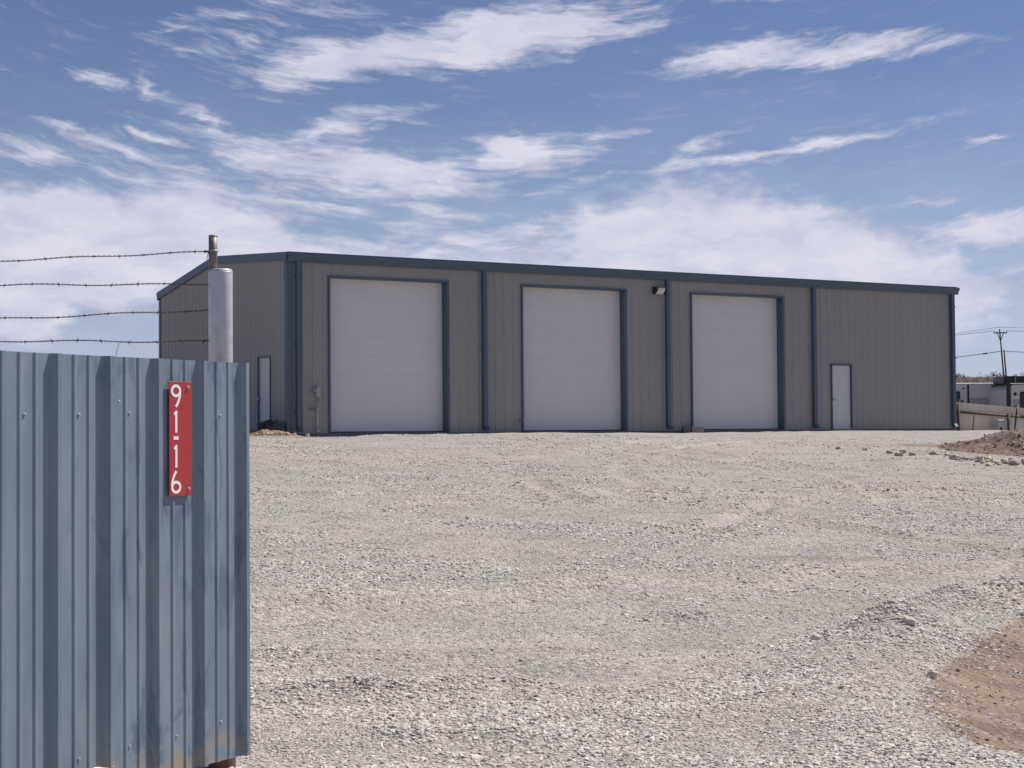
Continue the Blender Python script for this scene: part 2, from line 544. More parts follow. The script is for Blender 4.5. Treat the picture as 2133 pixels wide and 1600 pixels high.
M['orange'] = paint('faded_orange_stake', (.30, .12, .07), .7, .1, 9)

m, T, b = new_mat('tinted_window_glass')
b.inputs['Base Color'].default_value = (.012, .013, .016, 1)
b.inputs['Roughness'].default_value = .08
M['glass'] = m
m, T, b = new_mat('frosted_lamp_lens')
b.inputs['Base Color'].default_value = (.62, .62, .6, 1)
b.inputs['Roughness'].default_value = .25
b.inputs['Transmission Weight'].default_value = .15
M['lens'] = m


def gate_material():
    m, T, b = new_mat('slate_blue_gate_paint')
    tc = T.new('ShaderNodeTexCoord').outputs['Object']
    base = T.mix(T.mrange(T.noise(T.mapping(tc, scale=(1, 1, .25)), 5, 5, .6), .3, .7), (.155, .210, .262), (.215, .264, .312))
    # hand-wide smears and runs where dust was wiped off
    sm = T.noise(T.mapping(tc, loc=(1.7, 0, .4), rot=(0, R(18), 0), scale=(9, 9, 2.6)), 1.0, 6, .6, .8)
    zone = T.mrange(T.noise(T.mapping(tc, loc=(.35, 0, 2.0), scale=(1.6, 1.6, 1.1)), 1.0, 2, .5), .36, .52)
    sx = T.new('ShaderNodeSeparateXYZ')
    T.l.new(tc, sx.inputs[0])
    smear = T.math('MULTIPLY', T.math('MULTIPLY', T.mrange(sm, .51, .60), zone), T.mrange(sx.outputs[0], -1.25, -.8, .12, 1.0))
    base = T.mix(T.math('MULTIPLY', smear, .75), base, (.085, .140, .205))
    dust = T.mrange(T.noise(T.mapping(tc, scale=(3, 3, .6)), 3.0, 6, .65), .52, .75)
    base = T.mix(T.math('MULTIPLY', dust, .35), base, (.36, .365, .375))
    # dried mud splashed along the bottom edge
    sp = T.new('ShaderNodeSeparateXYZ')
    T.l.new(tc, sp.inputs[0])
    mz = T.math('ADD', sp.outputs[2], T.math('MULTIPLY', T.math('SUBTRACT', T.noise(tc, 7, 6, .65), .5), .42))
    mud = T.math('MULTIPLY', T.mrange(mz, .16, .03), T.mrange(T.noise(T.mapping(tc, scale=(1, 1, 2.2)), 6, 5, .6), .38, .6))
    base = T.mix(T.math('MULTIPLY', mud, .75), base, (.33, .255, .18))
    T.l.new(base, b.inputs['Base Color'])
    T.l.new(T.math('ADD', T.math('MULTIPLY', smear, -.08), T.math('ADD', T.math('MULTIPLY', mud, .4), .4)), b.inputs['Roughness'])
    bm = T.new('ShaderNodeBump')
    bm.inputs['Strength'].default_value = .12
    bm.inputs['Distance'].default_value = .01
    T.l.new(T.noise(T.mapping(tc, scale=(1, 1, .35)), 9, 3, .5), bm.inputs['Height'])
    T.l.new(bm.outputs[0], b.inputs['Normal'])
    return m


M['gate'] = gate_material()


def dirt_material(name, a, bcol, scale=2.0):
    m, T, b = new_mat(name)
    g = T.new('ShaderNodeTexCoord').outputs['Object']
    n = T.noise(g, scale, 7, .65)
    c = T.mix(T.mrange(n, .3, .7), a, bcol)
    c = T.mix(T.math('MULTIPLY', T.mrange(T.noise(g, 38, 3, .6), .58, .72), .5), c, (.22, .18, .15))
    T.l.new(c, b.inputs['Base Color'])
    b.inputs['Roughness'].default_value = .95
    b.inputs['Specular IOR Level'].default_value = .15
    bm = T.new('ShaderNodeBump')
    bm.inputs['Strength'].default_value = .8
    bm.inputs['Distance'].default_value = .03
    T.l.new(T.noise(g, 14, 8, .7), bm.inputs['Height'])
    T.l.new(bm.outputs[0], b.inputs['Normal'])
    return m


M['mound'] = dirt_material('red_brown_dirt', (.125, .088, .07), (.215, .165, .135))
M['pile'] = dirt_material('light_brown_dirt', (.15, .105, .08), (.26, .195, .15))


def stone_material(name, cols, inst_random=True):
    m, T, b = new_mat(name)
    oi = T.new('ShaderNodeObjectInfo').outputs['Random']
    ramp = T.new('ShaderNodeValToRGB')
    ramp.color_ramp.interpolation = 'LINEAR'
    els = ramp.color_ramp.elements
    while len(els) < len(cols):
        els.new(.5)
    for i, c in enumerate(cols):
        els[i].position = i / (len(cols) - 1)
        els[i].color = tuple(c) + (1,)
    T.l.new(oi, ramp.inputs[0])
    tc = T.new('ShaderNodeTexCoord').outputs['Object']
    c = T.mix(T.mrange(T.noise(tc, 2.2, 5, .6), .35, .7), ramp.outputs[0], T.mix(1.0, ramp.outputs[0], (.78, .76, .74), 'MULTIPLY'))
    T.l.new(c, b.inputs['Base Color'])
    b.inputs['Roughness'].default_value = .88
    b.inputs['Specular IOR Level'].default_value = .25
    return m


M['gravel'] = stone_material('limestone_gravel', [(.31, .275, .25), (.49, .447, .415), (.56, .51, .475), (.46, .40, .36), (.63, .585, .55), (.53, .50, .48), (.71, .68, .645)])
M['clod'] = stone_material('soil_clods', [(.16, .118, .096), (.21, .165, .135), (.27, .215, .18), (.18, .13, .105), (.34, .29, .25)])
M['rock'] = stone_material('field_stone', [(.46, .38, .31), (.56, .49, .42), (.36, .29, .24), (.62, .57, .50)])
M['paleRock'] = stone_material('pale_limestone', [(.58, .53, .46), (.62, .58, .52)])


def ground_material():
    m, T, b = new_mat('gravel_yard')
    g = T.new('ShaderNodeNewGeometry').outputs['Position']
    at = T.new('ShaderNodeAttribute', attribute_name='dirt')
    big = T.noise(T.mapping(g, scale=(.5, .9, 1)), .22, 5, .6, .5)
    mid = T.noise(g, 1.1, 6, .62, .3)
    # fines between the stones: pale grey-pink dust, tan where the base course shows
    base = T.mix(T.mrange(mid, .3, .7), (.355, .322, .298), (.445, .41, .382))
    tan = T.math('MULTIPLY', T.mrange(T.math('ADD', big, T.math('MULTIPLY', T.math('SUBTRACT', mid, .5), .4)), .51, .69), .6)
    base = T.mix(tan, base, (.47, .395, .325))
    la = T.new('ShaderNodeAttribute', attribute_name='lane')
    base = T.mix(T.math('MULTIPLY', la.outputs['Fac'], T.mrange(mid, .35, .65, .2, .75)), base, (.50, .44, .385))
    # pebbles
    vo = T.new('ShaderNodeTexVoronoi', feature='F1')
    T.l.new(g, vo.inputs['Vector'])
    vo.inputs['Scale'].default_value = 42
    hs = T.new('ShaderNodeSeparateColor')
    T.l.new(vo.outputs['Color'], hs.inputs[0])
    base = T.mix(T.mrange(hs.outputs[0], .0, 1.0, 0, .75, 'LINEAR'), T.mix(1.0, base, (.62, .61, .61), 'MULTIPLY'), T.mix(1.0, base, (1.25, 1.24, 1.23), 'MULTIPLY'))
    vo2 = T.new('ShaderNodeTexVoronoi', feature='F1')
    T.l.new(g, vo2.inputs['Vector'])
    vo2.inputs['Scale'].default_value = 17
    hs2 = T.new('ShaderNodeSeparateColor')
    T.l.new(vo2.outputs['Color'], hs2.inputs[0])
    base = T.mix(T.mrange(hs2.outputs[1], .55, 1.0, 0, .45), base, T.mix(1.0, base, (.66, .64, .63), 'MULTIPLY'))
    # bare dirt scrape
    dcol = T.mix(T.mrange(T.noise(T.mapping(g, rot=(0, 0, R(35)), scale=(.8, 1.7, 1)), 1.6, 6, .6), .3, .7), (.175, .130, .098), (.30, .232, .180))
    dcol = T.mix(T.math('MULTIPLY', T.mrange(hs.outputs[2], .8, .95), .5), dcol, (.30, .25, .21))
    dm = T.mrange(T.math('ADD', at.outputs['Fac'], T.math('MULTIPLY', T.math('SUBTRACT', T.noise(g, 4.5, 6, .7), .5), .7)), .28, .6)
    base = T.mix(dm, base, dcol)
    T.l.new(base, b.inputs['Base Color'])
    b.inputs['Roughness'].default_value = .95
    b.inputs['Specular IOR Level'].default_value = .12
    # relief
    h = T.math('ADD', T.math('MULTIPLY', vo.outputs['Distance'], -.8), T.math('MULTIPLY', vo2.outputs['Distance'], -1.2))
    h = T.math('ADD', h, T.math('MULTIPLY', T.noise(g, 22, 5, .65), 1.2))
    bm = T.new('ShaderNodeBump')
    T.l.new(T.mrange(dm, 0, 1, .75, .8, 'LINEAR'), bm.inputs['Strength'])
    bm.inputs['Distance'].default_value = .022
    T.l.new(h, bm.inputs['Height'])
    T.l.new(bm.outputs[0], b.inputs['Normal'])
    return m


M['ground'] = ground_material()


# ------------------------------------------------------------------ ground sheet
def axis(lo, hi, step, far, grow=1.25):
    a = list(np.arange(lo, hi + step * .5, step))
    st, x = step, a[-1]
    while x < far:
        st *= grow
        x += st
        a.append(x)
    st, x = step, a[0]
    pre = []
    while x > -far:
        st *= grow
        x -= st
        pre.append(x)
    return np.array(pre[::-1] + a)


def build_ground():
    xs = axis(-10.0, 17.0, .115, 4000)
    ya = list(np.arange(5.5, 20, .085)) + list(np.arange(20, 48, .16))
    st, y = .16, ya[-1]
    while y < 4000:
        st *= 1.12
        y += st
        ya.append(y)
    st, y = .085, ya[0]
    pre = []
    while y > -400:
        st *= 1.25
        y -= st
        pre.append(y)
    ys = np.array(pre[::-1] + ya)
    X, Y = np.meshgrid(xs, ys)
    Z = ground_z(X, Y)
    nx, ny = len(xs), len(ys)
    co = np.stack([X, Y, Z], -1).reshape(-1, 3)
    i = np.arange(nx * ny).reshape(ny, nx)
    quads = np.stack([i[:-1, :-1], i[:-1, 1:], i[1:, 1:], i[1:, :-1]], -1).reshape(-1, 4)
    me = bpy.data.meshes.new('ground')
    me.vertices.add(len(co))
    me.vertices.foreach_set('co', co.ravel())
    me.loops.add(quads.size)
    me.loops.foreach_set('vertex_index', quads.ravel().astype(np.int32))
    me.polygons.add(len(quads))
    me.polygons.foreach_set('loop_start', np.arange(0, quads.size, 4, dtype=np.int32))
    me.update(calc_edges=True)
    me.polygons.foreach_set('use_smooth', np.ones(len(quads), bool))
    d = pit_dist(X, Y).ravel()
    dirt = sstep(.3, -.25, d)
    # soil shows through by the mound and beside the track
    x, y = co[:, 0], co[:, 1]
    for (cx, cy, sx, sy, a) in ((11.0, 44.0, 1.3, 1.1, .75), (10.2, 40.5, 1.6, 1.6, .5), (-6.4, 43.3, 2.2, .8, .6), (3.0, 18.0, 1.5, .9, .5), (2.2, 20.5, 1.4, .9, .25), (-2.0, 36, 3, 1.0, .2), (-2.6, 13.2, .9, .35, .3), (.3, 9.2, .5, .2, .28), (5, 41, 3, .7, .3)):
        dirt = np.maximum(dirt, a * np.exp(-((x - cx) / sx) ** 2 - ((y - cy) / sy) ** 2))
    dirt = np.maximum(dirt, .9 * sstep(60, 75, np.hypot(x, y)))
    a = me.attributes.new('dirt', 'FLOAT', 'POINT')
    a.data.foreach_set('value', dirt.astype(np.float32))
    ln = lanes(x, y) * (1 - sstep(45, 60, np.hypot(x, y)))
    a = me.attributes.new('lane', 'FLOAT', 'POINT')
    a.data.foreach_set('value', ln.astype(np.float32))
    me.materials.append(M['ground'])
    o = bpy.data.objects.new('ground', me)
    COL.objects.link(o)
    tag(o, 'pale grey gravel yard with a bare brown dirt scrape at the right', kind='structure')


build_ground()


# ------------------------------------------------------------------ loose gravel (stuff)
def scatter(name, label, cat, P, mat):
    n = len(P)
    me = bpy.data.meshes.new(name)
    me.vertices.add(n)
    me.vertices.foreach_set('co', P[:, :3].ravel())
    rot = np.stack([rng.normal(0, .25, n), rng.normal(0, .25, n), rng.uniform(0, 6.283, n)], -1)
    scl = P[:, 3:4] * np.stack([rng.uniform(.9, 1.5, n), rng.uniform(.75, 1.1, n), rng.uniform(.36, .66, n)], -1)
    a = me.attributes.new('rot', 'FLOAT_VECTOR', 'POINT')
    a.data.foreach_set('vector', rot.astype(np.float32).ravel())
    a = me.attributes.new('scl', 'FLOAT_VECTOR', 'POINT')
    a.data.foreach_set('vector', scl.astype(np.float32).ravel())
    a = me.attributes.new('idx', 'INT', 'POINT')
    a.data.foreach_set('value', rng.integers(0, 6, n).astype(np.int32))
    me.materials.append(mat)
    o = bpy.data.objects.new(name, me)
    COL.objects.link(o)
    tag(o, label, cat, kind='stuff')
    ng = bpy.data.node_groups.new('gravel_scatter', 'GeometryNodeTree')
    ng.interface.new_socket('Geometry', in_out='INPUT', socket_type='NodeSocketGeometry')
    ng.interface.new_socket('Geometry', in_out='OUTPUT', socket_type='NodeSocketGeometry')
    N, Lk = ng.nodes, ng.links
    gi, go = N.new('NodeGroupInput'), N.new('NodeGroupOutput')
    join = N.new('GeometryNodeJoinGeometry')
    for k in range(6):
        ico = N.new('GeometryNodeMeshIcoSphere')
        ico.inputs['Radius'].default_value = 1
        ico.inputs['Subdivisions'].default_value = 2
        nz = N.new('ShaderNodeTexNoise')
        nz.noise_dimensions = '4D'
        nz.inputs['W'].default_value = k * 3.7
        nz.inputs['Scale'].default_value = .75
        nz.inputs['Detail'].default_value = 1.0
        sub = N.new('ShaderNodeVectorMath')
        sub.operation = 'SUBTRACT'
        sub.inputs[1].default_value = (.5, .5, .5)
        Lk.new(nz.outputs['Color'], sub.inputs[0])
        mul = N.new('ShaderNodeVectorMath')
        mul.operation = 'SCALE'
        mul.inputs['Scale'].default_value = 1.5
        Lk.new(sub.outputs[0], mul.inputs[0])
        sp = N.new('GeometryNodeSetPosition')
        Lk.new(ico.outputs[0], sp.inputs['Geometry'])
        Lk.new(mul.outputs[0], sp.inputs['Offset'])
        ss = N.new('GeometryNodeSetShadeSmooth')
        ss.inputs['Shade Smooth'].default_value = False
        Lk.new(sp.outputs[0], ss.inputs[0])
        sm = N.new('GeometryNodeSetMaterial')
        sm.inputs['Material'].default_value = mat
        Lk.new(ss.outputs[0], sm.inputs['Geometry'])
        gti = N.new('GeometryNodeGeometryToInstance')
        Lk.new(sm.outputs[0], gti.inputs[0])
        Lk.new(gti.outputs[0], join.inputs[0])
    iop = N.new('GeometryNodeInstanceOnPoints')
    iop.inputs['Pick Instance'].default_value = True
    Lk.new(gi.outputs[0], iop.inputs['Points'])
    Lk.new(join.outputs[0], iop.inputs['Instance'])

    def attr(nm, typ):
        nd = N.new('GeometryNodeInputNamedAttribute')
        nd.data_type = typ
        nd.inputs['Name'].default_value = nm
        return nd.outputs[0]
    Lk.new(attr('idx', 'INT'), iop.inputs['Instance Index'])
    e2r = N.new('FunctionNodeEulerToRotation')
    Lk.new(attr('rot', 'FLOAT_VECTOR'), e2r.inputs[0])
    Lk.new(e2r.outputs[0], iop.inputs['Rotation'])
    Lk.new(attr('scl', 'FLOAT_VECTOR'), iop.inputs['Scale'])
    Lk.new(iop.outputs[0], go.inputs[0])
    md = o.modifiers.new('scatter', 'NODES')
    md.node_group = ng


def build_gravel():
    P = []
    ky = [6.3, 9.5, 12.5, 17, 25, 38, 47]
    kd = [3600, 3300, 2300, 1050, 380, 110, 60]
    ks = [.0070, .0072, .0075, .0085, .0100, .012, .013]
    for y0 in np.arange(6.3, 47, .35):
        y1 = y0 + .35
        dens, size = np.interp(y0, ky, kd), np.interp(y0, ky, ks)
        hw1 = .31 * y1 + 1.4
        n = int(dens * 2 * hw1 * (y1 - y0))
        x = rng.uniform(-hw1, hw1, n)
        y = rng.uniform(y0, y1, n)
        keep = np.abs(x) < .31 * y + 1.2
        x, y = x[keep], y[keep]
        d = pit_dist(x, y) + .35 * (fbm(x * 1.3, y * 1.3, 5, 3) - .5)
        p = .42 + .75 * sstep(.42, .6, fbm(x * .5, y * .8, 21, 4)) + .5 * sstep(.52, .66, fbm(x * 1.8, y * 1.8, 22, 3))
        p = np.where(d < 0, .03 + .5 * np.exp(d / .18), p)
        p = np.where((d > 0) & (d < 1.3), 1.15, p)
        q = -((x - BO[0]) * BN[0] + (y - BO[1]) * BN[1])
        s = (x - BO[0]) * BD[0] + (y - BO[1]) * BD[1]
        p = np.where((q < .25) & (s > -.3) & (s < 25.5), 0, p)
        p = np.where((q < 0), 0, p)
        tan = sstep(.5, .62, fbm(x * .2 + 5, y * .33, 25, 3))
        p = p * (1 - .5 * tan) * (1 - .55 * lanes(x, y) * (.4 + fbm(x * .9, y * .9, 27, 3)))
        k = rng.uniform(0, 1.15, len(x)) < p
        x, y, d = x[k], y[k], d[k]
        r = size * np.exp(np.clip(rng.normal(0, .36, len(x)), -1, .75)) * np.where((d > 0) & (d < 1.6), 1.0 + .18 * sstep(9.5, 12.5, y) , 1.0)
        r *= .8 + .5 * sstep(.45, .62, fbm(x * .7, y * .7, 23, 3))
        z = ground_z(x, y) + r * rng.uniform(-.25, .2, len(x))
        P.append(np.stack([x, y, z, r], -1))
    scatter('gravel', 'loose crushed limestone gravel spread over the yard', 'gravel', np.concatenate(P), M['gravel'])


build_gravel()


# ------------------------------------------------------------------ ribbed sheet metal
def rib_nodes(a, b, pitch=.3048, h=.021, base=.038, crest=.0127, phase=0.0, minor=True):
    """profile (s, out) between a and b; out is how far the metal stands proud"""
    P = {}
    k0 = int(math.floor((a - phase) / pitch)) - 1
    k1 = int(math.ceil((b - phase) / pitch)) + 1
    pts = []
    for k in range(k0, k1 + 1):
        c = phase + k * pitch
        pts += [(c - base, 0), (c - crest, h), (c + crest, h), (c + base, 0)]
        if minor:
            for e in (c + pitch * .36, c + pitch * .64):
                pts += [(e - .014, 0), (e - .006, .0055), (e + .006, .0055), (e + .014, 0)]
    pts.sort()

    def val(s):
        for (s0, o0), (s1, o1) in zip(pts, pts[1:]):
            if s0 <= s <= s1:
                return o0 + (o1 - o0) * (s - s0) / max(1e-9, s1 - s0)
        return 0.0
    r = [(a, val(a))] + [p for p in pts if a + 1e-5 < p[0] < b - 1e-5] + [(b, val(b))]
    return r


def sheet(mb, a, b, z0, ztop, place, thick=.012, **kw):
    """ribbed sheet from a to b; ztop may be a function of s; place(s, out, z) -> xyz"""
    prof = rib_nodes(a, b, **kw)
    zt = ztop if callable(ztop) else (lambda s: ztop)
    zb = z0 if callable(z0) else (lambda s: z0)
    n = len(prof)
    base = len(mb.v)
    for (s, o) in prof:
        mb.v.append(place(s, o, zb(s)))
        mb.v.append(place(s, o, zt(s)))
        mb.v.append(place(s, -thick, zb(s)))
        mb.v.append(place(s, -thick, zt(s)))
    for i in range(n - 1):
        p, q = base + 4 * i, base + 4 * (i + 1)
        mb.f += [(p, q, q + 1, p + 1), (p + 2, p + 3, q + 3, q + 2), (p + 1, q + 1, q + 3, p + 3), (p, p + 2, q + 2, q)]
    p = base
    mb.f.append((p, p + 1, p + 3, p + 2))
    p = base + 4 * (n - 1)
    mb.f.append((p, p + 2, p + 3, p + 1))


# ------------------------------------------------------------------ the metal building
bld = thing('metal_building', 'long tan metal shop building with blue trim and three white overhead doors', 'building', tuple(BO), BROT)
DOORS = [(1.262, 4.92), (7.48, 11.138), (13.702, 17.36)]
DH = 4.267
ENTRY = (19.475, 20.305, 2.11)


def building():
    openings = [(a, b, DH) for a, b in DOORS] + [ENTRY]
    MB().box(.01, L - .01, .012, W - .012, -.55, .0).build('foundation', M['concrete'], bld)
    front = lambda s, o, z: (s, -o, z)
    back = lambda s, o, z: (s, W + o, z)
    left = lambda s, o, z: (-o, s, z)
    right = lambda s, o, z: (L + o, s, z)
    slope = lambda s: (H_FRONT + (H_RIDGE - H_FRONT) * s / Y_RIDGE if s <= Y_RIDGE else H_RIDGE + (H_BACK - H_RIDGE) * (s - Y_RIDGE) / (W - Y_RIDGE)) - .06
    PW = .9144
    n = int(math.ceil(L / PW))
    for i in range(n):
        a, b = i * PW, min((i + 1) * PW, L)
        cuts = sorted({a, b} | {c for o in openings for c in o[:2] if a < c < b})
        mb = MB()
        for c0, c1 in zip(cuts, cuts[1:]):
            mid = (c0 + c1) / 2
            z0 = -.02
            for o in openings:
                if o[0] < mid < o[1]:
                    z0 = o[2]
            sheet(mb, c0, c1, z0, H_FRONT - .06, front, phase=.15)
        mb.build('wall_sheet', M['wall'], bld)
        mb = MB()
        sheet(mb, a, b, -.02, H_BACK - .06, back, phase=.15, minor=False)
        mb.build('wall_sheet', M['wall'], bld)
    n = int(math.ceil(W / PW))
    e0, e1 = 1.12, 1.95
    for i in range(n):
        a, b = i * PW, min((i + 1) * PW, W)
        for side, plc in ((0, left), (1, right)):
            cuts = sorted({a, b} | ({c for c in (e0, e1) if a < c < b} if side == 0 else set()) | ({Y_RIDGE} if a < Y_RIDGE < b else set()))
            mb = MB()
            for c0, c1 in zip(cuts, cuts[1:]):
                z0 = 2.11 if (side == 0 and e0 < (c0 + c1) / 2 < e1) else -.02
                sheet(mb, c0, c1, z0, slope, plc, phase=.15)
            mb.build('wall_sheet', M['wall'], bld)
    # roof: two ribbed slopes
    for (y0, z0, y1, z1, nm) in ((-.08, H_FRONT - .02, Y_RIDGE, H_RIDGE, 'f'), (Y_RIDGE, H_RIDGE, W + .08, H_BACK - .02, 'b')):
        mb = MB()
        for i in range(28):
            a, b = i * (L / 28), (i + 1) * (L / 28)
            prof = rib_nodes(a, b, phase=.15, minor=False)
            bs = len(mb.v)
            for s, o in prof:
                mb.v += [(s, y0, z0 + o), (s, y1, z1 + o)]
            for k in range(len(prof) - 1):
                p = bs + 2 * k
                mb.f.append((p, p + 2, p + 3, p + 1))
        o = mb.build('roof_slope', M['wall'], bld)
    # rake trim on both gable ends
    for sx, x0, x1 in ((-1, -.075, -.001), (1, L + .001, L + .075)):
        mb = MB()
        for (ya, za, yb, zb) in ((-.10, H_FRONT - .008, Y_RIDGE, H_RIDGE + .012), (Y_RIDGE, H_RIDGE + .012, W + .12, H_BACK - .008)):
            bs = len(mb.v)
            for (x, dz) in ((x0, -.20), (x1, -.20), (x1, .03), (x0, .03)):
                mb.v += [(x, ya, za + dz), (x, yb, zb + dz)]
            for k in range(4):
                p, q = bs + 2 * k, bs + 2 * ((k + 1) % 4)
                mb.f.append((p, p + 1, q + 1, q))
            mb.f += [(bs, bs + 2, bs + 4, bs + 6), (bs + 1, bs + 7, bs + 5, bs + 3)]
        rk = mb.build('rake_trim', M['trim'], bld)
    # gutters: moulded box profile (y outwards, z)
    prof = [(0, -.235), (.085, -.235), (.105, -.215), (.115, -.13), (.155, -.09), (.165, -.03), (.165, .005), (.145, .005), (.14, -.02), (0, -.02)]
    MB().prism(prof, lambda p: (-.03, -.036 - p[0], H_FRONT + p[1]), lambda p: (L + .13, -.036 - p[0], H_FRONT + p[1])).build('gutter', M['trim'], bld)
    MB().prism(prof, lambda p: (-.06, W + .036 + p[0], H_BACK + p[1]), lambda p: (L + .06, W + .036 + p[0], H_BACK + p[1])).build('gutter', M['trim'], bld)
    # eave roof edge standing on the gutter
    MB().box(-.02, L + .10, -.10, -.03, H_FRONT + .008, H_FRONT + .035).build('eave_edge', M['trim'], bld)
    # corner trims
    for (x0, x1, y0, y1) in ((-.042, .15, -.045, .13), (L - .12, L + .042, -.045, .13), (-.042, .12, W - .12, W + .042), (L - .12, L + .042, W - .12, W + .042)):
        zt = (H_FRONT if y0 < 1 else H_BACK) - .22
        mb = MB()
        if x0 < 0:
            pl = [(x0, y0), (x1, y0), (x1, y0 + .02), (x0 + .02, y0 + .02), (x0 + .02, y1), (x0, y1)]
            if y0 > 1:
                pl = [(x0, y1), (x1, y1), (x1, y1 - .02), (x0 + .02, y1 - .02), (x0 + .02, y0), (x0, y0)]
        else:
            pl = [(x1, y0), (x0, y0), (x0, y0 + .02), (x1 - .02, y0 + .02), (x1 - .02, y1), (x1, y1)]
            if y0 > 1:
                pl = [(x1, y1), (x0, y1), (x0, y1 - .02), (x1 - .02, y1 - .02), (x1 - .02, y0), (x1, y0)]
        mb.prism(pl, lambda p: (p[0], p[1], -.03), lambda p: (p[0], p[1], zt)).build('corner_trim', M['trim'], bld)
    # base trim
    MB().box(.152, L - .122, -.05, -.034, -.045, -.021).build('base_trim', M['trim'], bld)
    # downspouts with a kick-out elbow at the foot
    for s in (.225, 6.075, 12.645, 18.60, 24.93):
        mb = MB()
        mb.box(s, s + .13, -.155, -.034, .16, H_FRONT - .2, .012)
        mb.prism([(-.155, .16), (-.04, .16), (-.12, .03), (-.245, .05)], lambda p: (s, p[0], p[1]), lambda p: (s + .13, p[0], p[1]))
        ds = mb.build('downspout', M['trim'], bld)
        for z in (.55, 2.4, 4.2):
            MB().box(s - .03, s + .16, -.159, -.033, z, z + .03).build('strap', M['trim'], ds)
        MB().prism([(-.242, .056), (-.236, .05), (-.122, .03), (-.13, .024)], lambda p: (s + .008, p[0], p[1] + .002), lambda p: (s + .122, p[0], p[1] + .002)).build('spout_lip', M['galv'], ds)
    # overhead doors
    for a, b in DOORS:
        mb = MB()
        mb.box(a - .055, a + .0, -.052, .32, -.02, DH + .055)          # left jamb
        mb.box(b - .0, b + .07, -.052, .32, -.02, DH + .055)
        mb.box(a + .001, b - .001, -.0515, .32, DH - .0, DH + .0545)
        dr = mb.build('overhead_door', M['trim'], bld)
        tag(dr)
        hsec = DH / 8
        for k in range(8):
            mb = MB()
            z0, z1 = k * hsec + (.03 if k == 0 else .0008), (k + 1) * hsec - .0008
            # shallow horizontal ribs pressed in the section
            ys = [(z0, .2412), (z0 + .008, .24)]
            for r_ in range(4):
                zc = z0 + (z1 - z0) * (r_ + .5) / 4
                ys += [(zc - .05, .24), (zc - .044, .2412), (zc + .044, .2412), (zc + .05, .24)]
            ys += [(z1 - .008, .24), (z1, .2412)]
            pl = [(y, z) for z, y in ys] + [(.29, z1), (.29, z0)]
            mb.prism(pl, lambda p: (a + .004, p[0], p[1]), lambda p: (b - .004, p[0], p[1]))
            mb.build('door_section', M['white'], dr)
        MB().box(a + .005, b - .005, .235, .28, -.0, .028).build('bottom_seal', M['rubber'], dr)
        # screw heads along the header flange
        for k in range(12):
            x = a + .12 + k * (b - a - .24) / 11
            MB().box(x - .008, x + .008, -.058, -.052, DH + .02, DH + .034).build('screw', M['trim'], dr)
    # entry doors
    def entry(plc, e0, e1, h, knob):
        def bx(x0, x1, y0, y1, z0, z1, bev=0):
            m_ = MB().box(x0, x1, y0, y1, z0, z1, bev)
            m_.v = [plc(*p) for p in m_.v]
            return m_
        mb = MB()
        for q in ((e0 - .045, e0, -.05, .08, -.02, h + .045), (e1, e1 + .045, -.05, .08, -.02, h + .045), (e0 + .001, e1 - .001, -.0495, .08, h, h + .0445)):
            mm = bx(*q)
            bs = len(mb.v)
            mb.v += mm.v
            mb.f += [tuple(bs + i for i in f) for f in mm.f]
        d = mb.build('entry_door', M['trim'], bld)
        bx(e0 + .006, e1 - .006, .012, .055, .02, h - .005, .003).build('door_leaf', M['leaf'], d)
        bx(e0 + .001, e1 - .001, -.04, .08, -.012, .014).build('threshold', M['galv'], d)
        x = e0 + .075 if knob else e1 - .075
        hm = MB().lathe([(.012, 0), (.034, .004), (.034, .012), (.014, .016), (.014, .045), (.030, .055), (.034, .07), (.026, .085), (.008, .09)], 14)
        hm.v = [plc(x + p[0], .012 - p[2], .97 + p[1]) for p in hm.v]
        hm.build('door_knob', M['screw'], d, True)
        for z in (.25, 1.05, 1.85):
            xx = (e1 - .006) if knob else (e0 + .006)
            bx(xx - .012, xx + .004, .004, .011, z, z + .1).build('hinge', M['screw'], d)
    entry(lambda x, y, z: (x, y, z), *ENTRY, True)
    entry(lambda x, y, z: (y, x, z), 1.12, 1.95, 2.11, False)


building()

# ------------------------------------------------------------------ things on and by the building
t = thing('wall_light', 'black wall lamp with slanted pale lens high beside the middle overhead door', 'wall lamp', wpos(12.36, -.036, 4.2), BROT)
mb = MB()
mb.prism([(0, 0), (-.07, 0), (-.20, .12), (-.20, .20), (-.01, .22), (0, .22)], lambda p: (-.17, p[0], p[1]), lambda p: (.17, p[0], p[1]))
hs_ = mb.build('housing', M['black'], t)
MB().prism([(-.075, -.003), (-.203, .118), (-.208, .185), (-.2, .185), (-.19, .125), (-.07, .01)], lambda p: (-.105, p[0], p[1]), lambda p: (.155, p[0], p[1])).build('lens', M['lens'], t)

t = thing('electrical_riser', 'grey switch box on a conduit left of the first overhead door', 'electrical box', wpos(.84, -.04, 0), BROT)
MB().box(-.06, .065, -.13, -.0, .98, 1.24, .008).build('box', M['meter'], t)
MB().box(-.12, -.062, -.09, .0, 1.12, 1.21, .006).build('side_fitting', M['meter'], t)
MB().tube([(0, -.06, -.14), (0, -.06, .98)], .021, 10).build('conduit', M['galv'], t, True)
for z in (.04, .62):
    MB().box(-.045, .045, -.088, 0, z, z + .035).build('pipe_strap', M['screw'], t)
MB().box(-.24, -.05, -.02, 0, .61, .66).build('bracket', M['pipe'], t)

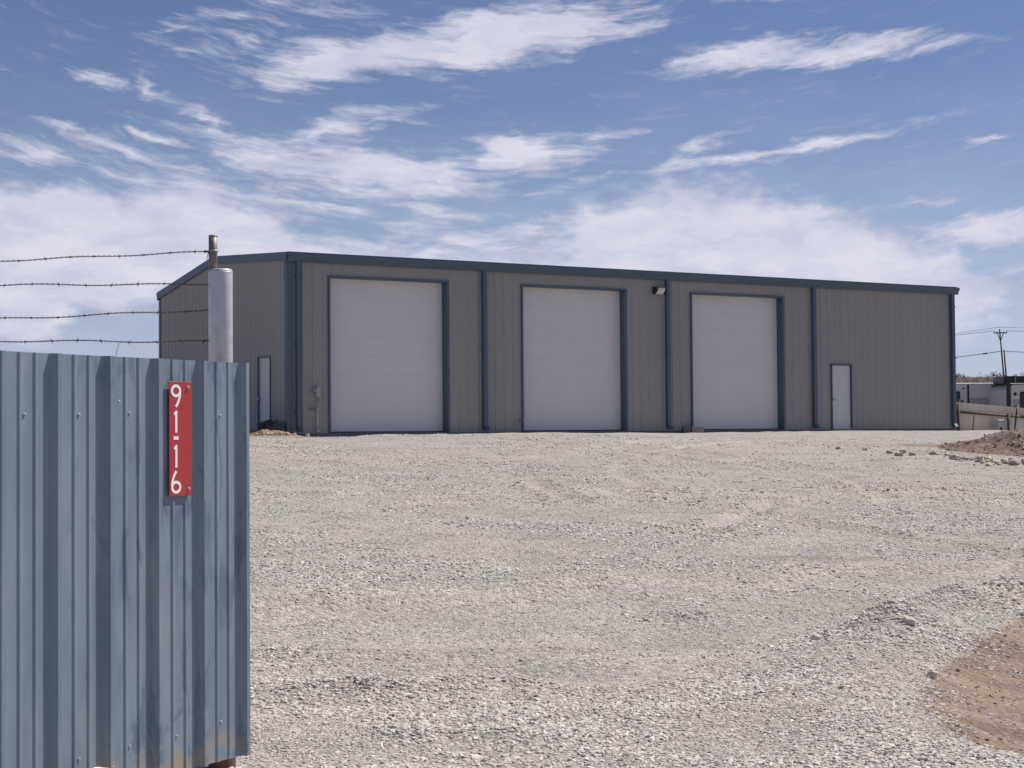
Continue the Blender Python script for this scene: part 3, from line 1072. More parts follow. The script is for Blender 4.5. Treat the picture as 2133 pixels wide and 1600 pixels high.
t = thing('hose_bib', 'small dark water tap low on the wall left of the middle overhead door', 'water tap', wpos(7.30, -.036, .3), BROT)
MB().tube([(0, 0, 0), (0, -.09, 0), (0, -.12, -.05)], .016, 8).build('spout', M['pipe'], t, True)
MB().lathe([(.008, 0), (.03, .004), (.03, .012), (.008, .016)], 10, (0, -.07, .045)).build('handle', M['rust'], t, True)
MB().box(.05, .17, -.02, 0, .02, .05).build('pipe_stub', M['pipe'], t)


def concrete_block(name, label, s, yb, z, rot):
    x, y, zz = wpos(s, yb, 0)
    t = thing(name, label, 'concrete block', (x, y, z), BROT + rot)
    mb = MB()
    Lb, Db, Hb = .40, .20, .195
    mb.box(-Lb / 2, Lb / 2, -Db / 2, -Db / 2 + .032, 0, Hb, .004)
    mb.box(-Lb / 2, Lb / 2, Db / 2 - .032, Db / 2, 0, Hb, .004)
    for x in (-Lb / 2 + .022, -.016, Lb / 2 - .054):
        mb.box(x, x + .032, -Db / 2 + .03, Db / 2 - .03, .001, Hb - .002)
    mb.build('block_shell', M['concrete'], t)
    return t


concrete_block('concrete_block', 'hollow grey concrete block on the gravel left of the third overhead door', 13.62, -.32, gz(*wpos(13.62, -.32)[:2]) - .005, R(-14))
concrete_block('concrete_block', 'grey concrete block standing askew behind the other one by the third overhead door', 13.47, -.13, gz(*wpos(13.47, -.13)[:2]) + .0, R(24))


def tyre(name, label, loc, rot, r=.33, w=.2):
    t = thing(name, label, 'tyre', loc)
    t.rotation_euler = rot
    prof = [(r * .58, -w * .42), (r * .7, -w * .5), (r * .9, -w * .5), (r, -w * .36), (r * 1.01, 0), (r, w * .36), (r * .9, w * .5), (r * .7, w * .5), (r * .58, w * .42), (r * .56, 0)]
    mb = MB()
    seg = 28
    for (rr, z) in prof:
        for k in range(seg):
            a = 2 * math.pi * k / seg
            mb.v.append((rr * math.cos(a), rr * math.sin(a), z))
    n = len(prof)
    for i in range(n):
        j = (i + 1) % n
        for k in range(seg):
            k2 = (k + 1) % seg
            mb.f.append((i * seg + k, i * seg + k2, j * seg + k2, j * seg + k))
    mb.build('tread', M['rubber'], t, True)
    MB().lathe([(.02, -.01), (r * .3, -.02), (r * .5, -w * .3), (r * .6, -w * .36), (r * .6, w * .36), (r * .5, w * .3), (r * .3, .03), (.02, .04)], 24).build('rim', M['pipe'], t, True)
    return t


p = wpos(-.32, .5, 0)
tyre('leaning_tyre', 'worn black tyre leaning on the end wall beside the side entry door', (p[0], p[1], gz(p[0], p[1]) + .235), (R(76), 0, BROT + R(112)), .23, .16)
p = wpos(-.34, .93, 0)
t = thing('bucket', 'blue-grey plastic bucket by the side entry door', 'bucket', (p[0], p[1], gz(p[0], p[1])))
MB().lathe([(.12, 0), (.155, .36), (.17, .365), (.17, .40), (.148, .40), (.115, .02)], 24).build('pail', M['teal'], t, True)
MB().tube([(.16 * math.cos(a), .03, .38 - .16 * math.sin(a)) for a in np.linspace(0, math.pi, 12)], .004, 6).build('bail_handle', M['galv'], t, True)
p = wpos(-.30, .02, 0)
t = thing('trash_bag', 'lumpy dark bag on the ground between tyre and building corner', 'bag', (p[0], p[1], gz(p[0], p[1])))


def blob(r, sub, amp, seed, flat=1.0, freq=1.4):
    import bmesh
    from mathutils import noise as mn
    bm = bmesh.new()
    bmesh.ops.create_icosphere(bm, subdivisions=sub, radius=1.0)
    for v in bm.verts:
        d = v.co.normalized()
        q = d * freq + Vector((seed * 3.1, seed * 1.7, seed * .9))
        k = 1 + amp * mn.noise(q) * 1.6 + amp * .45 * mn.noise(q * 2.7)
        v.co = Vector((d.x * k * r, d.y * k * r, d.z * k * r * flat))
    me = bpy.data.meshes.new('stone')
    bm.to_mesh(me)
    bm.free()
    return me


me = blob(.2, 3, .3, 4.2, 1.0, 2.2)
me.materials.append(M['tarp'])
inst('sack', me, t, (0, 0, .17))
MB().lathe([(.05, 0), (.03, .05), (.06, .11), (.01, .13)], 9, (0, 0, .33)).build('tied_neck', M['tarp'], t)

# timber and rubble at the near corner
p0, p1 = Vector(wpos(-.80, 2.3, .0)), Vector(wpos(-.26, -.02, .045))
t = tag(MB().box(-1.2, 1.2, -.07, .07, -.02, .02, .003).build('timber_board', M['wood']), 'weathered board lying on the rubble along the end wall', 'board')
t.location = (p0 + p1) / 2
t.rotation_euler = (p1 - p0).to_track_quat('X', 'Z').to_euler()


# ------------------------------------------------------------------ dirt heaps
def heap(name, label, cx, cy, rx, ry, h, rot, mat, seed, res=90, rough=.35, peak=1.0):
    n = res
    u = np.linspace(-1.08, 1.08, n)
    U, V = np.meshgrid(u, u)
    rr = np.hypot(U, V)
    prof = np.clip(1 - rr, 0, 1)
    prof = np.minimum(1, peak * prof * prof * (3 - 2 * prof))
    c, s = math.cos(rot), math.sin(rot)
    X = cx + (U * rx) * c - (V * ry) * s
    Y = cy + (U * rx) * s + (V * ry) * c
    nz = fbm(X * 1.1, Y * 1.1, seed, 5)
    nz2 = fbm(X * 5, Y * 5, seed + 9, 3)
    Z = ground_z(X, Y) - .05 + (h + .05) * prof * (1 - rough + 2 * rough * nz) + sstep(0, .25, prof) * .16 * (nz2 - .5) + .05 * sstep(0, .05, prof)
    Z = np.where(rr > 1.0, Z - .12, Z)
    co = np.stack([X, Y, Z], -1).reshape(-1, 3)
    i = np.arange(n * n).reshape(n, n)
    q = np.stack([i[:-1, :-1], i[:-1, 1:], i[1:, 1:], i[1:, :-1]], -1).reshape(-1, 4)
    o = mesh_obj(name, [tuple(v) for v in co - np.array([cx, cy, 0])], [tuple(int(k) for k in f) for f in q], mat, None, True)
    o.location = (cx, cy, 0)
    tag(o, label, 'dirt heap')
    f = lambda x, y: float(Z[np.unravel_index(np.argmin((X - x) ** 2 + (Y - y) ** 2), X.shape)])
    f.grid = (X, Y, Z, rr)
    return f


mz = heap('dirt_mound', 'reddish brown dirt mound with stones in front of the tan fence', 13.9, 42.0, 3.3, 4.4, .34, R(8), M['mound'], 40, 150, .45, 1.7)
heap('dirt_mound', 'low light brown dirt spill by the near corner of the building', *wpos(-.75, -.15)[:2], 1.25, .75, .10, R(-6), M['pile'], 50, 60, .5, 1.5)

X_, Y_, Z_, r_ = mz.grid
ok = np.flatnonzero(r_.ravel() < 1.02)
pk = rng.choice(ok, 5200)
C = np.stack([X_.ravel()[pk] + rng.normal(0, .04, 5200), Y_.ravel()[pk] + rng.normal(0, .04, 5200), Z_.ravel()[pk], .014 * np.exp(np.clip(rng.normal(0, .5, 5200), -1, 1.3))], -1)
x = rng.uniform(2.2, 6.2, 9000)
y = rng.uniform(6.5, 14.2, 9000)
k_ = pit_dist(x, y) < .05
x, y = x[k_], y[k_]
C2 = np.stack([x, y, ground_z(x, y), .0055 * np.exp(np.clip(rng.normal(0, .5, len(x)), -1, 1.3))], -1)
scatter('soil_clods', 'brown clods and crumbs of soil on the dirt mound and the dirt scrape', 'soil', np.concatenate([C, C2]), M['clod'])

ROCKS = []
for k in range(8):
    me = blob(1.0, 2, .33, 10 + k * 1.37, 1.0)
    me.materials.append(M['rock'])
    ROCKS.append(me)
PALE = []
for k in range(3):
    me = blob(1.0, 3, .22, 60 + k * 2.1)
    me.materials.append(M['paleRock'])
    PALE.append(me)


def rock(x, y, r, label, group=None, z=None, flat=.78, me=None, name='rock'):
    zz = (gz(x, y) if z is None else z) + r * flat * .45
    o = inst(name, me or random.choice(ROCKS), None, (x, y, zz), (random.uniform(-.3, .3), random.uniform(-.3, .3), random.uniform(0, 6.28)),
             (r * random.uniform(.95, 1.35), r * random.uniform(.8, 1.05), r * flat))
    return tag(o, label, 'rock', group)


LBL = 'rounded stone in the loose row at the foot of the dirt mound'
for k in range(64):
    u = random.random() ** .8
    bx_, by_ = 9.75 + 1.5 * u, 38.4 - 2.9 * u
    e = random.gauss(0, .45)
    rock(bx_ + e * .35 + random.gauss(0, .22), by_ + e * 1.5, random.choice((.03, .035, .04, .045, .05, .055, .06, .07, .08, .11)) * random.uniform(.85, 1.15), LBL, 'stones at the foot of the dirt mound')
for (x, y, r) in ((8.9, 38.7, .09), (9.25, 38.9, .085), (9.35, 40.3, .08), (8.0, 41.3, .06), (8.6, 41.0, .065), (10.0, 39.9, .09), (9.0, 40.1, .07), (5.2, 42.3, .06)):
    rock(x, y, r, 'small stone lying alone on the gravel left of the dirt mound', 'single stones left of the dirt mound')
for k in range(38):
    x, y = random.uniform(11.2, 14.4), random.uniform(38.6, 43.5)
    rock(x, y, random.uniform(.02, .055), 'small stone half buried in the face of the dirt mound', 'stones on the dirt mound', z=mz(x, y) - .01)
rock(2.19, 12.2, .042, 'grey-tan fist-sized stone on the gravel left of the gravel bank', me=PALE[0])
rock(2.87, 12.25, .042, 'pale rounded stone at the foot of the gravel bank near the dirt scrape', me=PALE[1])
rock(2.72, 11.0, .036, 'small pale stone between the gravel bank and the dirt scrape', me=PALE[2])
rock(-1.66, 6.85, .17, 'pale cream boulder at the foot of the blue gate', me=PALE[2], flat=.95)
for k in range(40):
    s, yb = random.uniform(-1.2, .35), random.uniform(-1.0, .2)
    x, y, _ = wpos(s, yb)
    rock(x, y, random.uniform(.02, .06), 'pale rubble stone on the dirt spill by the building corner', 'rubble stones by the building corner', z=gz(x, y) + .05, me=random.choice(ROCKS))

# ------------------------------------------------------------------ fence beyond the building
def far_fence():
    t = thing('sheet_metal_fence', 'tan ribbed metal fence with rusty pipe rail beyond the right end of the building', 'fence', wpos(25.2, .12, 0), BROT)
    top = lambda s: .91 - .058 * s
    n = 14
    for i in range(n):
        mb = MB()
        sheet(mb, i * .9144, (i + 1) * .9144 - .002, lambda s: top(s) - 1.9, top, lambda s, o, z: (s, -o, z), phase=.15)
        mb.build('fence_sheet', M['fence'], t)
    for i in range(4):
        a, b = i * 3.2 - .0, (i + 1) * 3.2
        MB().tube([(a, -.09, top(a) - .335), (b, -.09, top(b) - .335)], .047, 10).build('rail', M['rust'], t, True)
    for i, s in enumerate((.07, 2.55, 5.1, 7.6, 10.1, 12.6)):
        MB().tube([(s, -.16, top(s) - 2.0), (s, -.16, top(s) - .25 + (.18 if i == 0 else 0))], .05, 10).build('post', M['rust'], t, True)
    return t


far_fence()
p = wpos(27.15, -.12, 0)
t = thing('meter_box', 'grey electric meter box standing against the tan fence', 'meter box', (p[0], p[1], gz(p[0], p[1])), BROT)
zt = p[2] + .28 - gz(p[0], p[1])
MB().box(-.17, .17, -.14, 0, zt - .62, zt, .015).build('cabinet', M['meter'], t)
MB().box(-.05, .05, -.07, -.02, 0, zt - .62).build('leg', M['galv'], t)
MB().lathe([(.02, 0), (.06, .0), (.06, .03), (.02, .05)], 14, (0, 0, 0)).build('meter_socket', M['black'], t, True)
o = t.children[-1]
o.location = (-.03, -.14, zt - .3)
o.rotation_euler = (R(90), 0, 0)
MB().box(-.175, .175, -.146, -.141, zt - .05, zt - .03).build('lid_seam', M['black'], t)
p = wpos(28.4, -.25, 0)
pts = [wpos(28.45 - .1 * k - .25 * (k / 9) ** 2 * 0 + .0, -.12 - .07 * math.sin(k / 9 * 3), .78 - .075 * k - .01 * k * k * .6) for k in range(10)]
pts = [wpos(28.35, .35, .55), wpos(28.3, .15, .76), wpos(28.16, -.12, .78), wpos(27.98, -.22, .62), wpos(27.88, -.26, .3), wpos(27.81, -.28, 0), wpos(27.7, -.3, -.28), wpos(27.55, -.35, -.5), wpos(27.4, -.4, -.75)]
tag(MB().tube(pts, .028, 8).build('power_cable', M['cable'], None, True), 'black power cable hanging over the tan fence down to the ground', 'cable')
p = wpos(25.62, -.35, 0)
tag(MB().tube([(p[0], p[1], gz(p[0], p[1]) - .1), (p[0] + .06, p[1], gz(p[0], p[1]) + .52)], .022, 6).build('marker_stake', M['orange']), 'thin faded orange stake in the ground by the building corner', 'stake')


# ------------------------------------------------------------------ travel trailers behind the fence
def trailer(name, label, loc, rot, Lt, roof, second):
    t = thing(name, label, 'travel trailer', loc, rot)
    zb, zt = .55, roof
    mb = MB()
    # side profile with raked, rounded ends
    pr = [(0, zb), (Lt, zb), (Lt + .25, zb + .8), (Lt + .1, zt - .35), (Lt - .15, zt), (.2, zt), (-.05, zt - .25), (-.1, zb + .9)]
    mb.prism(pr, lambda p: (p[0], 0, p[1]), lambda p: (p[0], 2.44, p[1])).build('body', M['rv'], t)
    MB().box(.05, Lt - .05, -.05, 2.49, zt + .0, zt + .055, .02).build('roof', M['black'] if second else M['roofwhite'], t)
    if not second:
        for x, s in ((.9, .5), (2.1, .22)):
            MB().box(Lt - 5.2 + x, Lt - 5.2 + x + s, .1, .6, zt + .055, zt + .2 * s + .12, .03).build('roof_vent', M['roofwhite'], t)
    MB().box(.2 if second else 5.4, Lt, -.012, -.001, 2.0, 2.57 if not second else 2.45).build('grey_band', M['rvgrey'], t)
    for x in (2.6, 3.5):
        w = MB()
        w.lathe([(.12, -.12), (.33, -.12), (.36, 0), (.33, .12), (.12, .12)], 20)
        ob = w.build('wheel', M['rubber'], t, True)
        ob.rotation_euler = (R(90), 0, 0)
        ob.location = (x, .25, .36)
    MB().box(1.0, Lt - .5, .5, 1.9, .35, zb - .002).build('chassis', M['black'], t)
    return t


def letters(parent, x, z, size, txt, mat, y=-.016):
    G = {'E': [(0, 0, .22, 1), (.22, .82, .8, 1), (.22, .41, .7, .59), (.22, 0, .8, .18)],
         'N': [(0, 0, .2, 1), (.62, 0, .82, 1), 'd'],
         'V': ['v'], 'H': [(0, 0, .2, 1), (.6, 0, .8, 1), (.2, .41, .6, .59)], 'A': ['a', (.22, .25, .6, .4)]}
    for i, ch in enumerate(txt):
        mb = MB()
        for r_ in G[ch]:
            if r_ == 'd':
                poly = [(.2, 1), (.2, .72), (.62, 0), (.62, .28)]
            elif r_ == 'v':
                poly = [(0, 1), (.22, 1), (.41, .35), (.6, 1), (.82, 1), (.52, 0), (.3, 0)]
            elif r_ == 'a':
                poly = [(0, 0), (.3, 1), (.52, 1), (.82, 0), (.6, 0), (.41, .65), (.22, 0)]
            else:
                poly = [(r_[0], r_[1]), (r_[2], r_[1]), (r_[2], r_[3]), (r_[0], r_[3])]
            sk = lambda p: (x + (i * 1.05 + p[0] + .22 * p[1]) * size * 1.15, z + p[1] * size)
            mb.prism(poly, lambda p: (sk(p)[0], y, sk(p)[1]), lambda p: (sk(p)[0], y + .014, sk(p)[1]))
        mb.build('letter', mat, parent)


TZ = -1.15
TR = R(6)
t = trailer('travel_trailer', 'white travel trailer with small window showing past the building corner', (15.2, 75.0, TZ), TR, 6.55, 3.18, False)
fr = MB().box(3.9, 4.95, -.03, -.001, 2.50, 2.86, .05).build('window_frame', M['black'], t)
MB().box(3.95, 4.9, -.036, -.031, 2.54, 2.82).build('pane', M['glass'], fr)
so = MB().box(5.30, 5.37, -.05, -.001, .9, 3.15).build('corner_strip', M['black'], t)
MB().box(5.08, 5.17, -.03, -.001, 2.95, 3.02, .02).build('side_lamp', M['black'], t)
letters(t, 4.62, 2.345, .14, 'HEN', M['black'], -.03)
t = trailer('travel_trailer', 'white travel trailer with large dark window and black roof unit behind the fence', (21.75, 73.6, TZ), TR, 7.0, 3.1, True)
fr = MB().box(.52, 3.4, -.03, -.001, 2.05, 2.78, .05).build('window_frame', M['black'], t)
MB().box(.57, 3.35, -.036, -.031, 2.1, 2.73).build('pane', M['glass'], fr)
MB().box(-.1, .08, -.06, -.001, .9, 3.1).build('corner_strip', M['black'], t)
vt = MB().lathe([(.02, 0), (.07, 0), (.07, .03), (.02, .045)], 16).build('round_vent', M['black'], t, True)
vt.location = (.30, -.002, 2.68)
vt.rotation_euler = (R(90), 0, 0)
ac = MB()
pr = [(.0, 0), (1.13, 0), (1.16, .12), (1.08, .27), (.95, .32), (.08, .33), (.0, .27)]
ac.prism(pr, lambda p: (p[0], .5, 3.16 + p[1]), lambda p: (p[0], 1.7, 3.16 + p[1])).build('roof_air_conditioner', M['black'], t)
MB().box(.50, .55, .48, .5, 3.18, 3.46).build('air_conditioner_strap', M['rvgrey'], t)


# ------------------------------------------------------------------ power poles and lines
def pole(name, label, base, top, r, arms):
    base, top = Vector(base), Vector(top)
    t = thing(name, label, 'power pole', base)
    MB().tube([(0, 0, 0), tuple((top - base) * .5), tuple(top - base)], [r * 1.2, r, r * .8], 10).build('shaft', M['pole'], t, True)
    d = (top - base).normalized()
    for (h, w) in arms:
        c = top - base - d * h
        MB().box(c.x - w, c.x + w, c.y - .22, c.y - .1, c.z - .06, c.z + .04).build('cross_arm', M['pole'], t)
        for sx in (-1, 1):
            MB().tube([(c.x + sx * w * .45, c.y - .16, c.z - .06), (c.x, c.y - .16, c.z - .75)], .035, 6).build('brace', M['pole'], t)
        for sx in (-.95, -.5, .5, .95):
            MB().lathe([(.02, 0), (.035, .03), (.035, .09), (.02, .13)], 8, (c.x + sx * w, c.y - .16, c.z + .06)).build('insulator', M['meter'], t, True)
    return t


pole('power_pole', 'tall leaning wooden power pole with one cross arm beyond the trailers', (44.35, 150, -1), (43.62, 150, 8.95), .075, ((.35, .6),))
pole('power_pole', 'shorter bare wooden pole right beside the tall cross-armed pole', (44.72, 150.6, -1), (44.16, 150.6, 7.1), .08, ())


def span(a, b, sag, r, name, label, n=24):
    a, b = Vector(a), Vector(b)
    pts = []
    for i in range(n + 1):
        u = i / n
        p = a.lerp(b, u)
        p.z -= sag * 4 * u * (1 - u)
        pts.append(p)
    tag(MB().tube(pts, r, 5).build(name, M['cable']), label, 'power line')


G1 = 'thin conductors strung from the cross-armed pole'
span((43.08, 149.8, 8.78), (-12, 190, 7.6), .9, .018, 'power_line', 'thin overhead wire from the left end of the pole cross arm', 30)
span((44.2, 149.8, 8.78), (100, 152, 9.6), 1.0, .018, 'power_line', 'thin overhead wire running right from the pole cross arm')
span((43.6, 149.8, 9.1), (-12, 200, 6.2), .9, .014, 'power_line', 'topmost faint wire running left from the pole top', 30)
span((43.6, 149.8, 9.1), (100, 155, 10.1), .8, .014, 'power_line', 'topmost faint wire running right from the pole top')
span((43.75, 149.8, 6.95), (-12, 130, 1.5), .5, .03, 'service_cable', 'darker low cable running left from the pole past the building corner', 30)
span((43.75, 149.8, 6.95), (100, 150, 7.2), .9, .028, 'service_cable', 'darker low cable running right from the pole')
sp_ = MB().tube([(41.75, 148.9, 6.66), (41.85, 148.93, 6.69), (42.2, 149.1, 6.735), (42.3, 149.14, 6.75)], [.02, .07, .07, .02], 8).build('cable_splice', M['cable'])
tag(sp_, 'short dark splice on the low cable left of the pole', 'cable splice')


# ------------------------------------------------------------------ hills and scrub
def hills():
    xs = np.linspace(-900, 900, 140)
    ys = np.concatenate([np.linspace(190, 420, 40), np.linspace(450, 1500, 12)])
    X, Y = np.meshgrid(xs, ys)
    h = 8.9 * sstep(195, 265, Y) * (.82 + .36 * fbm(X * .012, Y * .012, 70, 3)) + .8 * (fbm(X * .08, Y * .08, 71, 3) - .5) * sstep(195, 250, Y)
    Z = -2.2 + h + 1.0 * sstep(200, 260, Y)
    n, m_ = len(xs), len(ys)
    i = np.arange(n * m_).reshape(m_, n)
    q = np.stack([i[:-1, :-1], i[:-1, 1:], i[1:, 1:], i[1:, :-1]], -1).reshape(-1, 4)
    co = np.stack([X, Y, Z], -1).reshape(-1, 3)
    o = mesh_obj('hills', [tuple(v) for v in co], [tuple(int(k) for k in f) for f in q], dirt_material('dry_hill_soil', (.055, .044, .036), (.09, .073, .058), .15), None, True)
    tag(o, 'low dry brown hills on the horizon', kind='structure')
    return lambda x, y: float(Z[np.argmin(abs(ys - y)), np.argmin(abs(xs - x))])


hz = hills()


def bush(mb, x, y, z, r, n):
    for _ in range(n):
        a, e = random.uniform(0, 6.28), random.uniform(0, 1.4)
        rr = r * random.random() ** .5
        c = Vector((x + rr * math.cos(a) * math.cos(e) * 1.2, y + rr * math.sin(a) * math.cos(e), z + rr * math.sin(e) * 1.1))
        s = r * random.uniform(.1, .24)
        b = len(mb.v)
        for k in range(3):
            mb.v.append(tuple(c + Vector((random.uniform(-s, s), random.uniform(-s, s), random.uniform(-s, s)))))
        mb.f.append((b, b + 1, b + 2))


mb = MB()
for k in range(900):
    y = random.uniform(205, 300)
    x = y * random.uniform(.2, .38)
    bush(mb, x, y, hz(x, y) - .1, random.uniform(.4, 1.0), 34)
for k in range(160):
    y = random.uniform(215, 290)
    x = y * random.uniform(-.45, .16)
    bush(mb, x, y, hz(x, y) - .1, random.uniform(.4, 1.0), 14)
tag(mb.build('desert_scrub', M['scrub']), 'dry grey-brown desert scrub covering the far hill', 'scrub', kind='stuff')


def shrub(label, x, y, z, h):
    t = thing('bare_shrub', label, 'shrub', (x, y, z))
    mb = MB()
    for k in range(7):
        a = random.uniform(0, 6.28)
        mb.tube([(0, 0, -.2), (.15 * h * math.cos(a), .15 * h * math.sin(a), h * .4), (.42 * h * math.cos(a), .3 * h * math.sin(a), h * random.uniform(.65, .9))], [.07, .045, .02], 5)
    mb.build('stem', M['bark'], t)
    mb = MB()
    for k in range(10):
        bush(mb, random.uniform(-.45, .45) * h, random.uniform(-.3, .3) * h, h * random.uniform(.35, .75), h * .25, 16)
    mb.build('foliage', M['scrub'], t)


shrub('rounded bare shrub on the skyline left of the power poles', 64.2, 232, hz(64.2, 232) - .1, 1.9)
shrub('bare shrub on the skyline right of the power poles', 69.8, 232, hz(69.8, 232) - .1, 1.6)

# ------------------------------------------------------------------ gate
GA = R(30)
GE = (-1.266, 7.9)
GTOP, GBOT = .340, -1.492
gate = thing('sheet_metal_gate', 'slate blue ribbed sheet metal gate panel standing open in the left foreground', 'gate', (GE[0], GE[1], GBOT), math.pi / 2 - GA)
GH = GTOP - GBOT
GL = 3.66
gplace = lambda s, o, z: (s, -o, z)
gk = dict(pitch=.3, h=.028, base=.035, crest=.0115, phase=.0)
edges = [-GL, -2.715, -1.815, -.915, -.0115 + .022]
for i, (a, b) in enumerate(zip(edges, edges[1:])):
    mb = MB()
    lift = .0015 * (i % 2)
    sheet(mb, a, b - (.0 if i == 3 else .0005), 0, GH, lambda s, o, z: (s, -o - lift, z), thick=.0012, **gk)
    mb.build('gate_sheet', M['gate'], gate)
for z in (.13, GH * .5, GH - .26):
    MB().box(-GL + .01, -.03, .006, .056, z, z + .05, .004).build('frame_rail', M['pipe'], gate)
for x in (-GL + .01, -1.85, -.085):
    MB().box(x, x + .05, .0565, .106, .05, GH - .1, .004).build('frame_upright', M['pipe'], gate)
scr = MB().lathe([(.0085, 0), (.0085, .002), (.0052, .0025), (.0052, .0075), (.003, .0085)], 8)
scr_me = scr.build('screw', M['screw'], gate, False)
smesh = scr_me.data
first = True
for row, off in ((GH - .245, 0), (.165, 0)):
    for k in range(12):
        x = -.17 - .3 * k + (-.0 if k < 2 else 0)
        if abs(x + .47) < .08 and row > 1.4:
            continue
        loc = (x, -.0018, row + random.uniform(-.006, .006) + .012 * (row < .3) * (1 if k == 0 else 0))
        if first:
            o = scr_me
            first = False
        else:
            o = inst('screw', smesh, gate)
        o.location = loc
        o.rotation_euler = (R(90), 0, 0)
for (x, z) in ((-.863, .147 - GBOT), (-.9, .10)):
    inst('screw', smesh, gate, (x, -.029, z), (R(90), 0, 0))

# ------------------------------------------------------------------ address sign
SW, SH = .150, .510
SZ = -.268
n2 = (math.cos(GA), -math.sin(GA))
sx_, off = -.529, .0125
sign = thing('address_sign', 'tall red address sign reading 91-16 screwed to the blue gate', 'sign',
             (GE[0] + math.sin(GA) * sx_ + n2[0] * off, GE[1] + math.cos(GA) * sx_ + n2[1] * off, SZ), math.pi / 2 - GA)
MB().box(0, SW, -.003, 0, 0, SH, .001).build('plate', M['red'], sign)


def ring(mb, cx, cz, rx, rz, w, a0, a1, n=28, y0=-.0042, y1=-.0031):
    pts = []
    for i in range(n + 1):
        a = R(a0 + (a1 - a0) * i / n)
        pts.append((math.cos(a), math.sin(a)))
    for (c0, s0), (c1, s1) in zip(pts, pts[1:]):
        poly = [(cx + rx * c0, cz + rz * s0), (cx + rx * c1, cz + rz * s1), (cx + (rx - w) * c1, cz + (rz - w) * s1), (cx + (rx - w) * c0, cz + (rz - w) * s0)]
        b = len(mb.v)
        mb.v += [(p[0], y0, p[1]) for p in poly]
        mb.f.append((b, b + 1, b + 2, b + 3))


def strip(mb, pts, w, y0=-.0042):
    pts = [Vector((p[0], 0, p[1])) for p in pts]
    b = len(mb.v)
    for i, p in enumerate(pts):
        t_ = (pts[min(i + 1, len(pts) - 1)] - pts[max(0, i - 1)]).normalized()
        nrm = Vector((-t_.z, 0, t_.x))
        for s_ in (-1, 1):
            q = p + nrm * (w / 2 * s_)
            mb.v.append((q.x, y0, q.z))
    for i in range(len(pts) - 1):
        k = b + 2 * i
        mb.f.append((k, k + 1, k + 3, k + 2))


DX = .043


def nine(flip, cz):
    mb = MB()
    f = -1 if flip else 1
    ring(mb, 0, .022 * f, .0335, .029, .0135, 0, 360, 40)
    strip(mb, [(.0268 * f, .018 * f), (.0262 * f, .004 * f), (.021 * f, -.014 * f), (.012 * f, -.032 * f), (-.001 * f, -.0495 * f)], .0135, -.00425)
    o = mb.build('digit', M['letter'], sign)
    o.location = (DX, 0, cz)


def one(cz, h):
    mb = MB()
    b = len(mb.v)
    poly = [(-.0065, -h / 2), (.0075, -h / 2), (.0075, h / 2), (-.0035, h / 2), (-.0165, h / 2 - .012), (-.0145, h / 2 - .022), (-.0065, h / 2 - .018)]
    mb.v += [(p[0], -.0042, p[1]) for p in poly]
    mb.f.append(tuple(range(len(poly))))
    o = mb.build('digit', M['letter'], sign)
    o.location = (DX + .001, 0, cz)


nine(False, .178 - SZ)
one(.063 - SZ, .098)
mb = MB()
strip(mb, [(-.0165, 0), (.0165, 0)], .0155)
o = mb.build('dash', M['letter'], sign)
o.location = (DX, 0, -.0095 - SZ)
one(-.091 - SZ, .102)
nine(True, -.206 - SZ)
for (x, z) in ((SW - .027, SH - .026), (SW - .023, .03)):
    inst('screw', smesh, sign, (x, -.003, z), (R(90), 0, 0))

# ------------------------------------------------------------------ gate post and barbed wire
px, py = -1.425, 8.22
gp = thing('gate_post', 'thick silver steel gate post with thin pipe on top behind the blue gate', 'post', (px, py, gz(px, py)))
h = .815 - gz(px, py)
MB().lathe([(.0585, .28), (.0585, h - .014), (.0565, h - .005), (.052, h - .001), (.02, h)], 32).build('column', M['silver'], gp, True)
MB().lathe([(.068, -.3), (.067, .02), (.060, .16), (.0587, .279)], 32).build('footing_sleeve', M['rust'], gp, True)
MB().lathe([(.0585, -.002), (.0592, -.0005), (.0592, .001), (.0585, .002)], 32, (0, 0, h - .016)).build('weld_bead', M['silver'], gp, True)
pp = MB().tube([(-.034, -.012, h - .01), (-.034, -.012, h + .165)], .0212, 18).build('extension_pipe', M['pipe'], gp, True)
MB().tube([(-.034, -.012, h + .156), (-.034, -.012, h + .1655)], [.0214, .0214], 18).build('pipe_rim', M['pipe'], pp, True)
# wire wrapped round the pipe
wr = []
for i in range(40):
    a = i / 39 * 2 * math.pi * 2.3
    wr.append((-.034 + .0232 * math.cos(a), -.012 + .0232 * math.sin(a), h + .082 + .012 * i / 39))
MB().tube(wr, .0018, 5).build('wire_wrap', M['galv'], gp)
MB().tube([(-.055, -.02, h + .085), (-.062, -.03, h + .05), (-.066, -.03, h + .028)], .001, 4).build('wire_tail', M['galv'], gp)
MB().tube([(-.054, -.02, h + .086), (-.056, -.03, h + .06), (-.058, -.028, h + .03)], .001, 4).build('wire_tail', M['galv'], gp)

lp = thing('fence_post', 'thick silver steel fence post carrying the barbed wire left of the gate', 'post', (-4.6, 8.3, gz(-4.6, 8.3)))
MB().lathe([(.0585, -.3), (.0585, h + .12), (.046, h + .15), (.02, h + .153)], 24).build('column', M['silver'], lp, True)

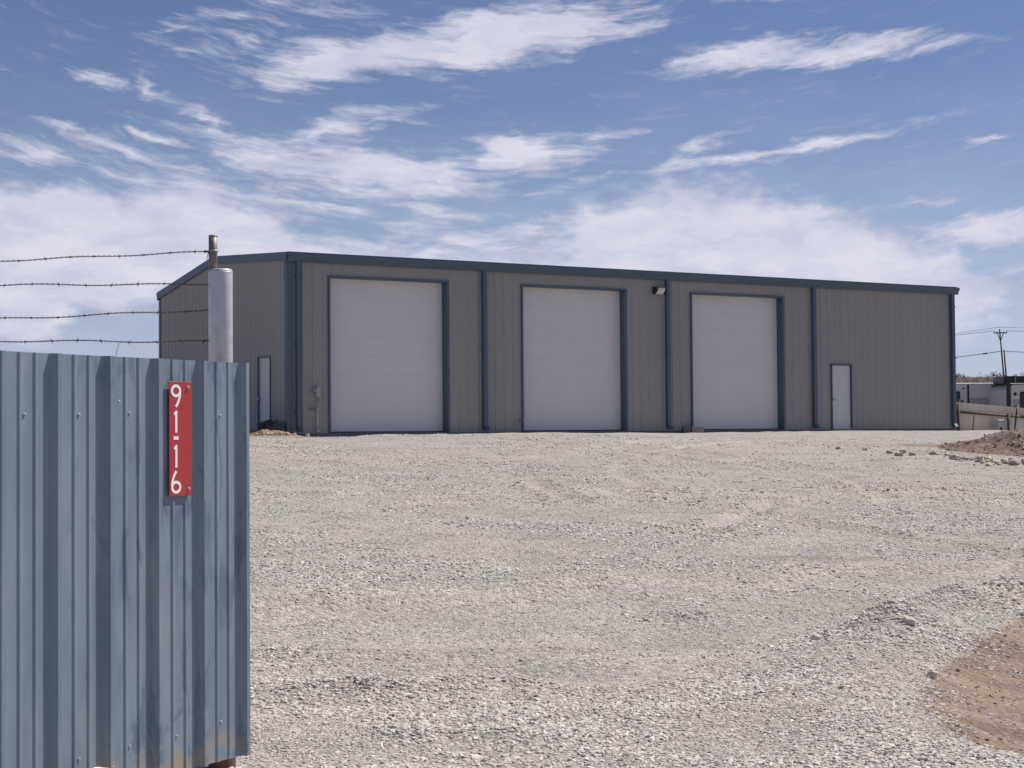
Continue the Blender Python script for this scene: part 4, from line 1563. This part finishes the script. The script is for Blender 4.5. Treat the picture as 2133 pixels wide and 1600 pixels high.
barb_m = MB()
for (a, b) in (((-.004, -.004, -.011), (.004, .004, .012)), ((.004, -.006, .010), (-.004, .006, -.011))):
    barb_m.tube([a, b], .0011, 4)
for k in range(3):
    barb_m.tube([(-.003 + .003 * k, .004 * math.cos(a_), .004 * math.sin(a_)) for a_ in np.linspace(0, 6.283, 7)], .0011, 4)
barb_src = None
WIRES = [('top strand of rusty barbed wire tied to the thin pipe', .8686, .8909, -1.474), ('second strand from the top of rusty barbed wire left of the post', .7391, .7496, -1.484),
         ('third strand from the top of rusty barbed wire left of the post', .5863, .6085, -1.484), ('lowest strand of rusty barbed wire just above the blue gate', .4641, .4675, -1.485)]
for wi, (lab, zl, zr, xr) in enumerate(WIRES):
    xl = -4.57
    sl = (zr - zl) / (xr + 2.5)
    zat = lambda x: zr + sl * .55 * (x - xr) + .010 * math.sin((x + wi) * 3.1) * .6 - .012 * math.sin((x - xr) / (xl - xr) * math.pi) * 0 + (.45 * sl * (x - xr) if x > -2.6 else .45 * sl * (-2.6 - xr)) + .004 * math.sin(x * 11 + wi * 2)
    t = thing('barbed_wire', lab, 'barbed wire', (xr, py, 0), 0, 'strands of barbed wire beside the gate post')
    for ph in (0, math.pi):
        pts = []
        n = 620
        for i in range(n + 1):
            x = xr + (xl - xr) * i / n
            a = x / .052 * 2 * math.pi + ph
            pts.append((x - xr, .0026 * math.cos(a) - (.03 if wi == 0 else .0), zat(x) + .0026 * math.sin(a)))
        MB().tube(pts, .0017, 5).build('strand', M['wire'], t)
    x = xr - .07 - .02 * wi
    while x > xl:
        if barb_src is None:
            o = barb_m.build('barb', M['wire'], t)
            barb_src = o.data
        else:
            o = inst('barb', barb_src, t)
        o.location = (x - xr, -.03 if wi == 0 else 0, zat(x))
        o.rotation_euler = (random.uniform(0, 6.28), 0, random.uniform(-.3, .3))
        x -= random.uniform(.115, .14)
    if wi == 0:
        MB().tube([(-.02 + .008 * math.cos(i * .9) + .0004 * i, -.03 + .006 * math.sin(i * .9), zat(xr) + .006 * math.sin(i * 1.7)) for i in range(26)], .0016, 4).build('knot', M['wire'], t)
    if wi == 3:
        MB().tube([(-.03, 0, zat(xr)), (-.02, -.008, zat(xr) - .006), (-.012, 0, zat(xr) + .004), (-.03, .004, zat(xr) - .014)], .003, 5).build('end_hook', M['wire'], t)
        MB().tube([(-.435, 0, zat(xr - .435)), (-.446, .0, zat(xr) - .035), (-.462, .005, zat(xr) - .115)], .0011, 4).build('loose_end', M['wire'], t)
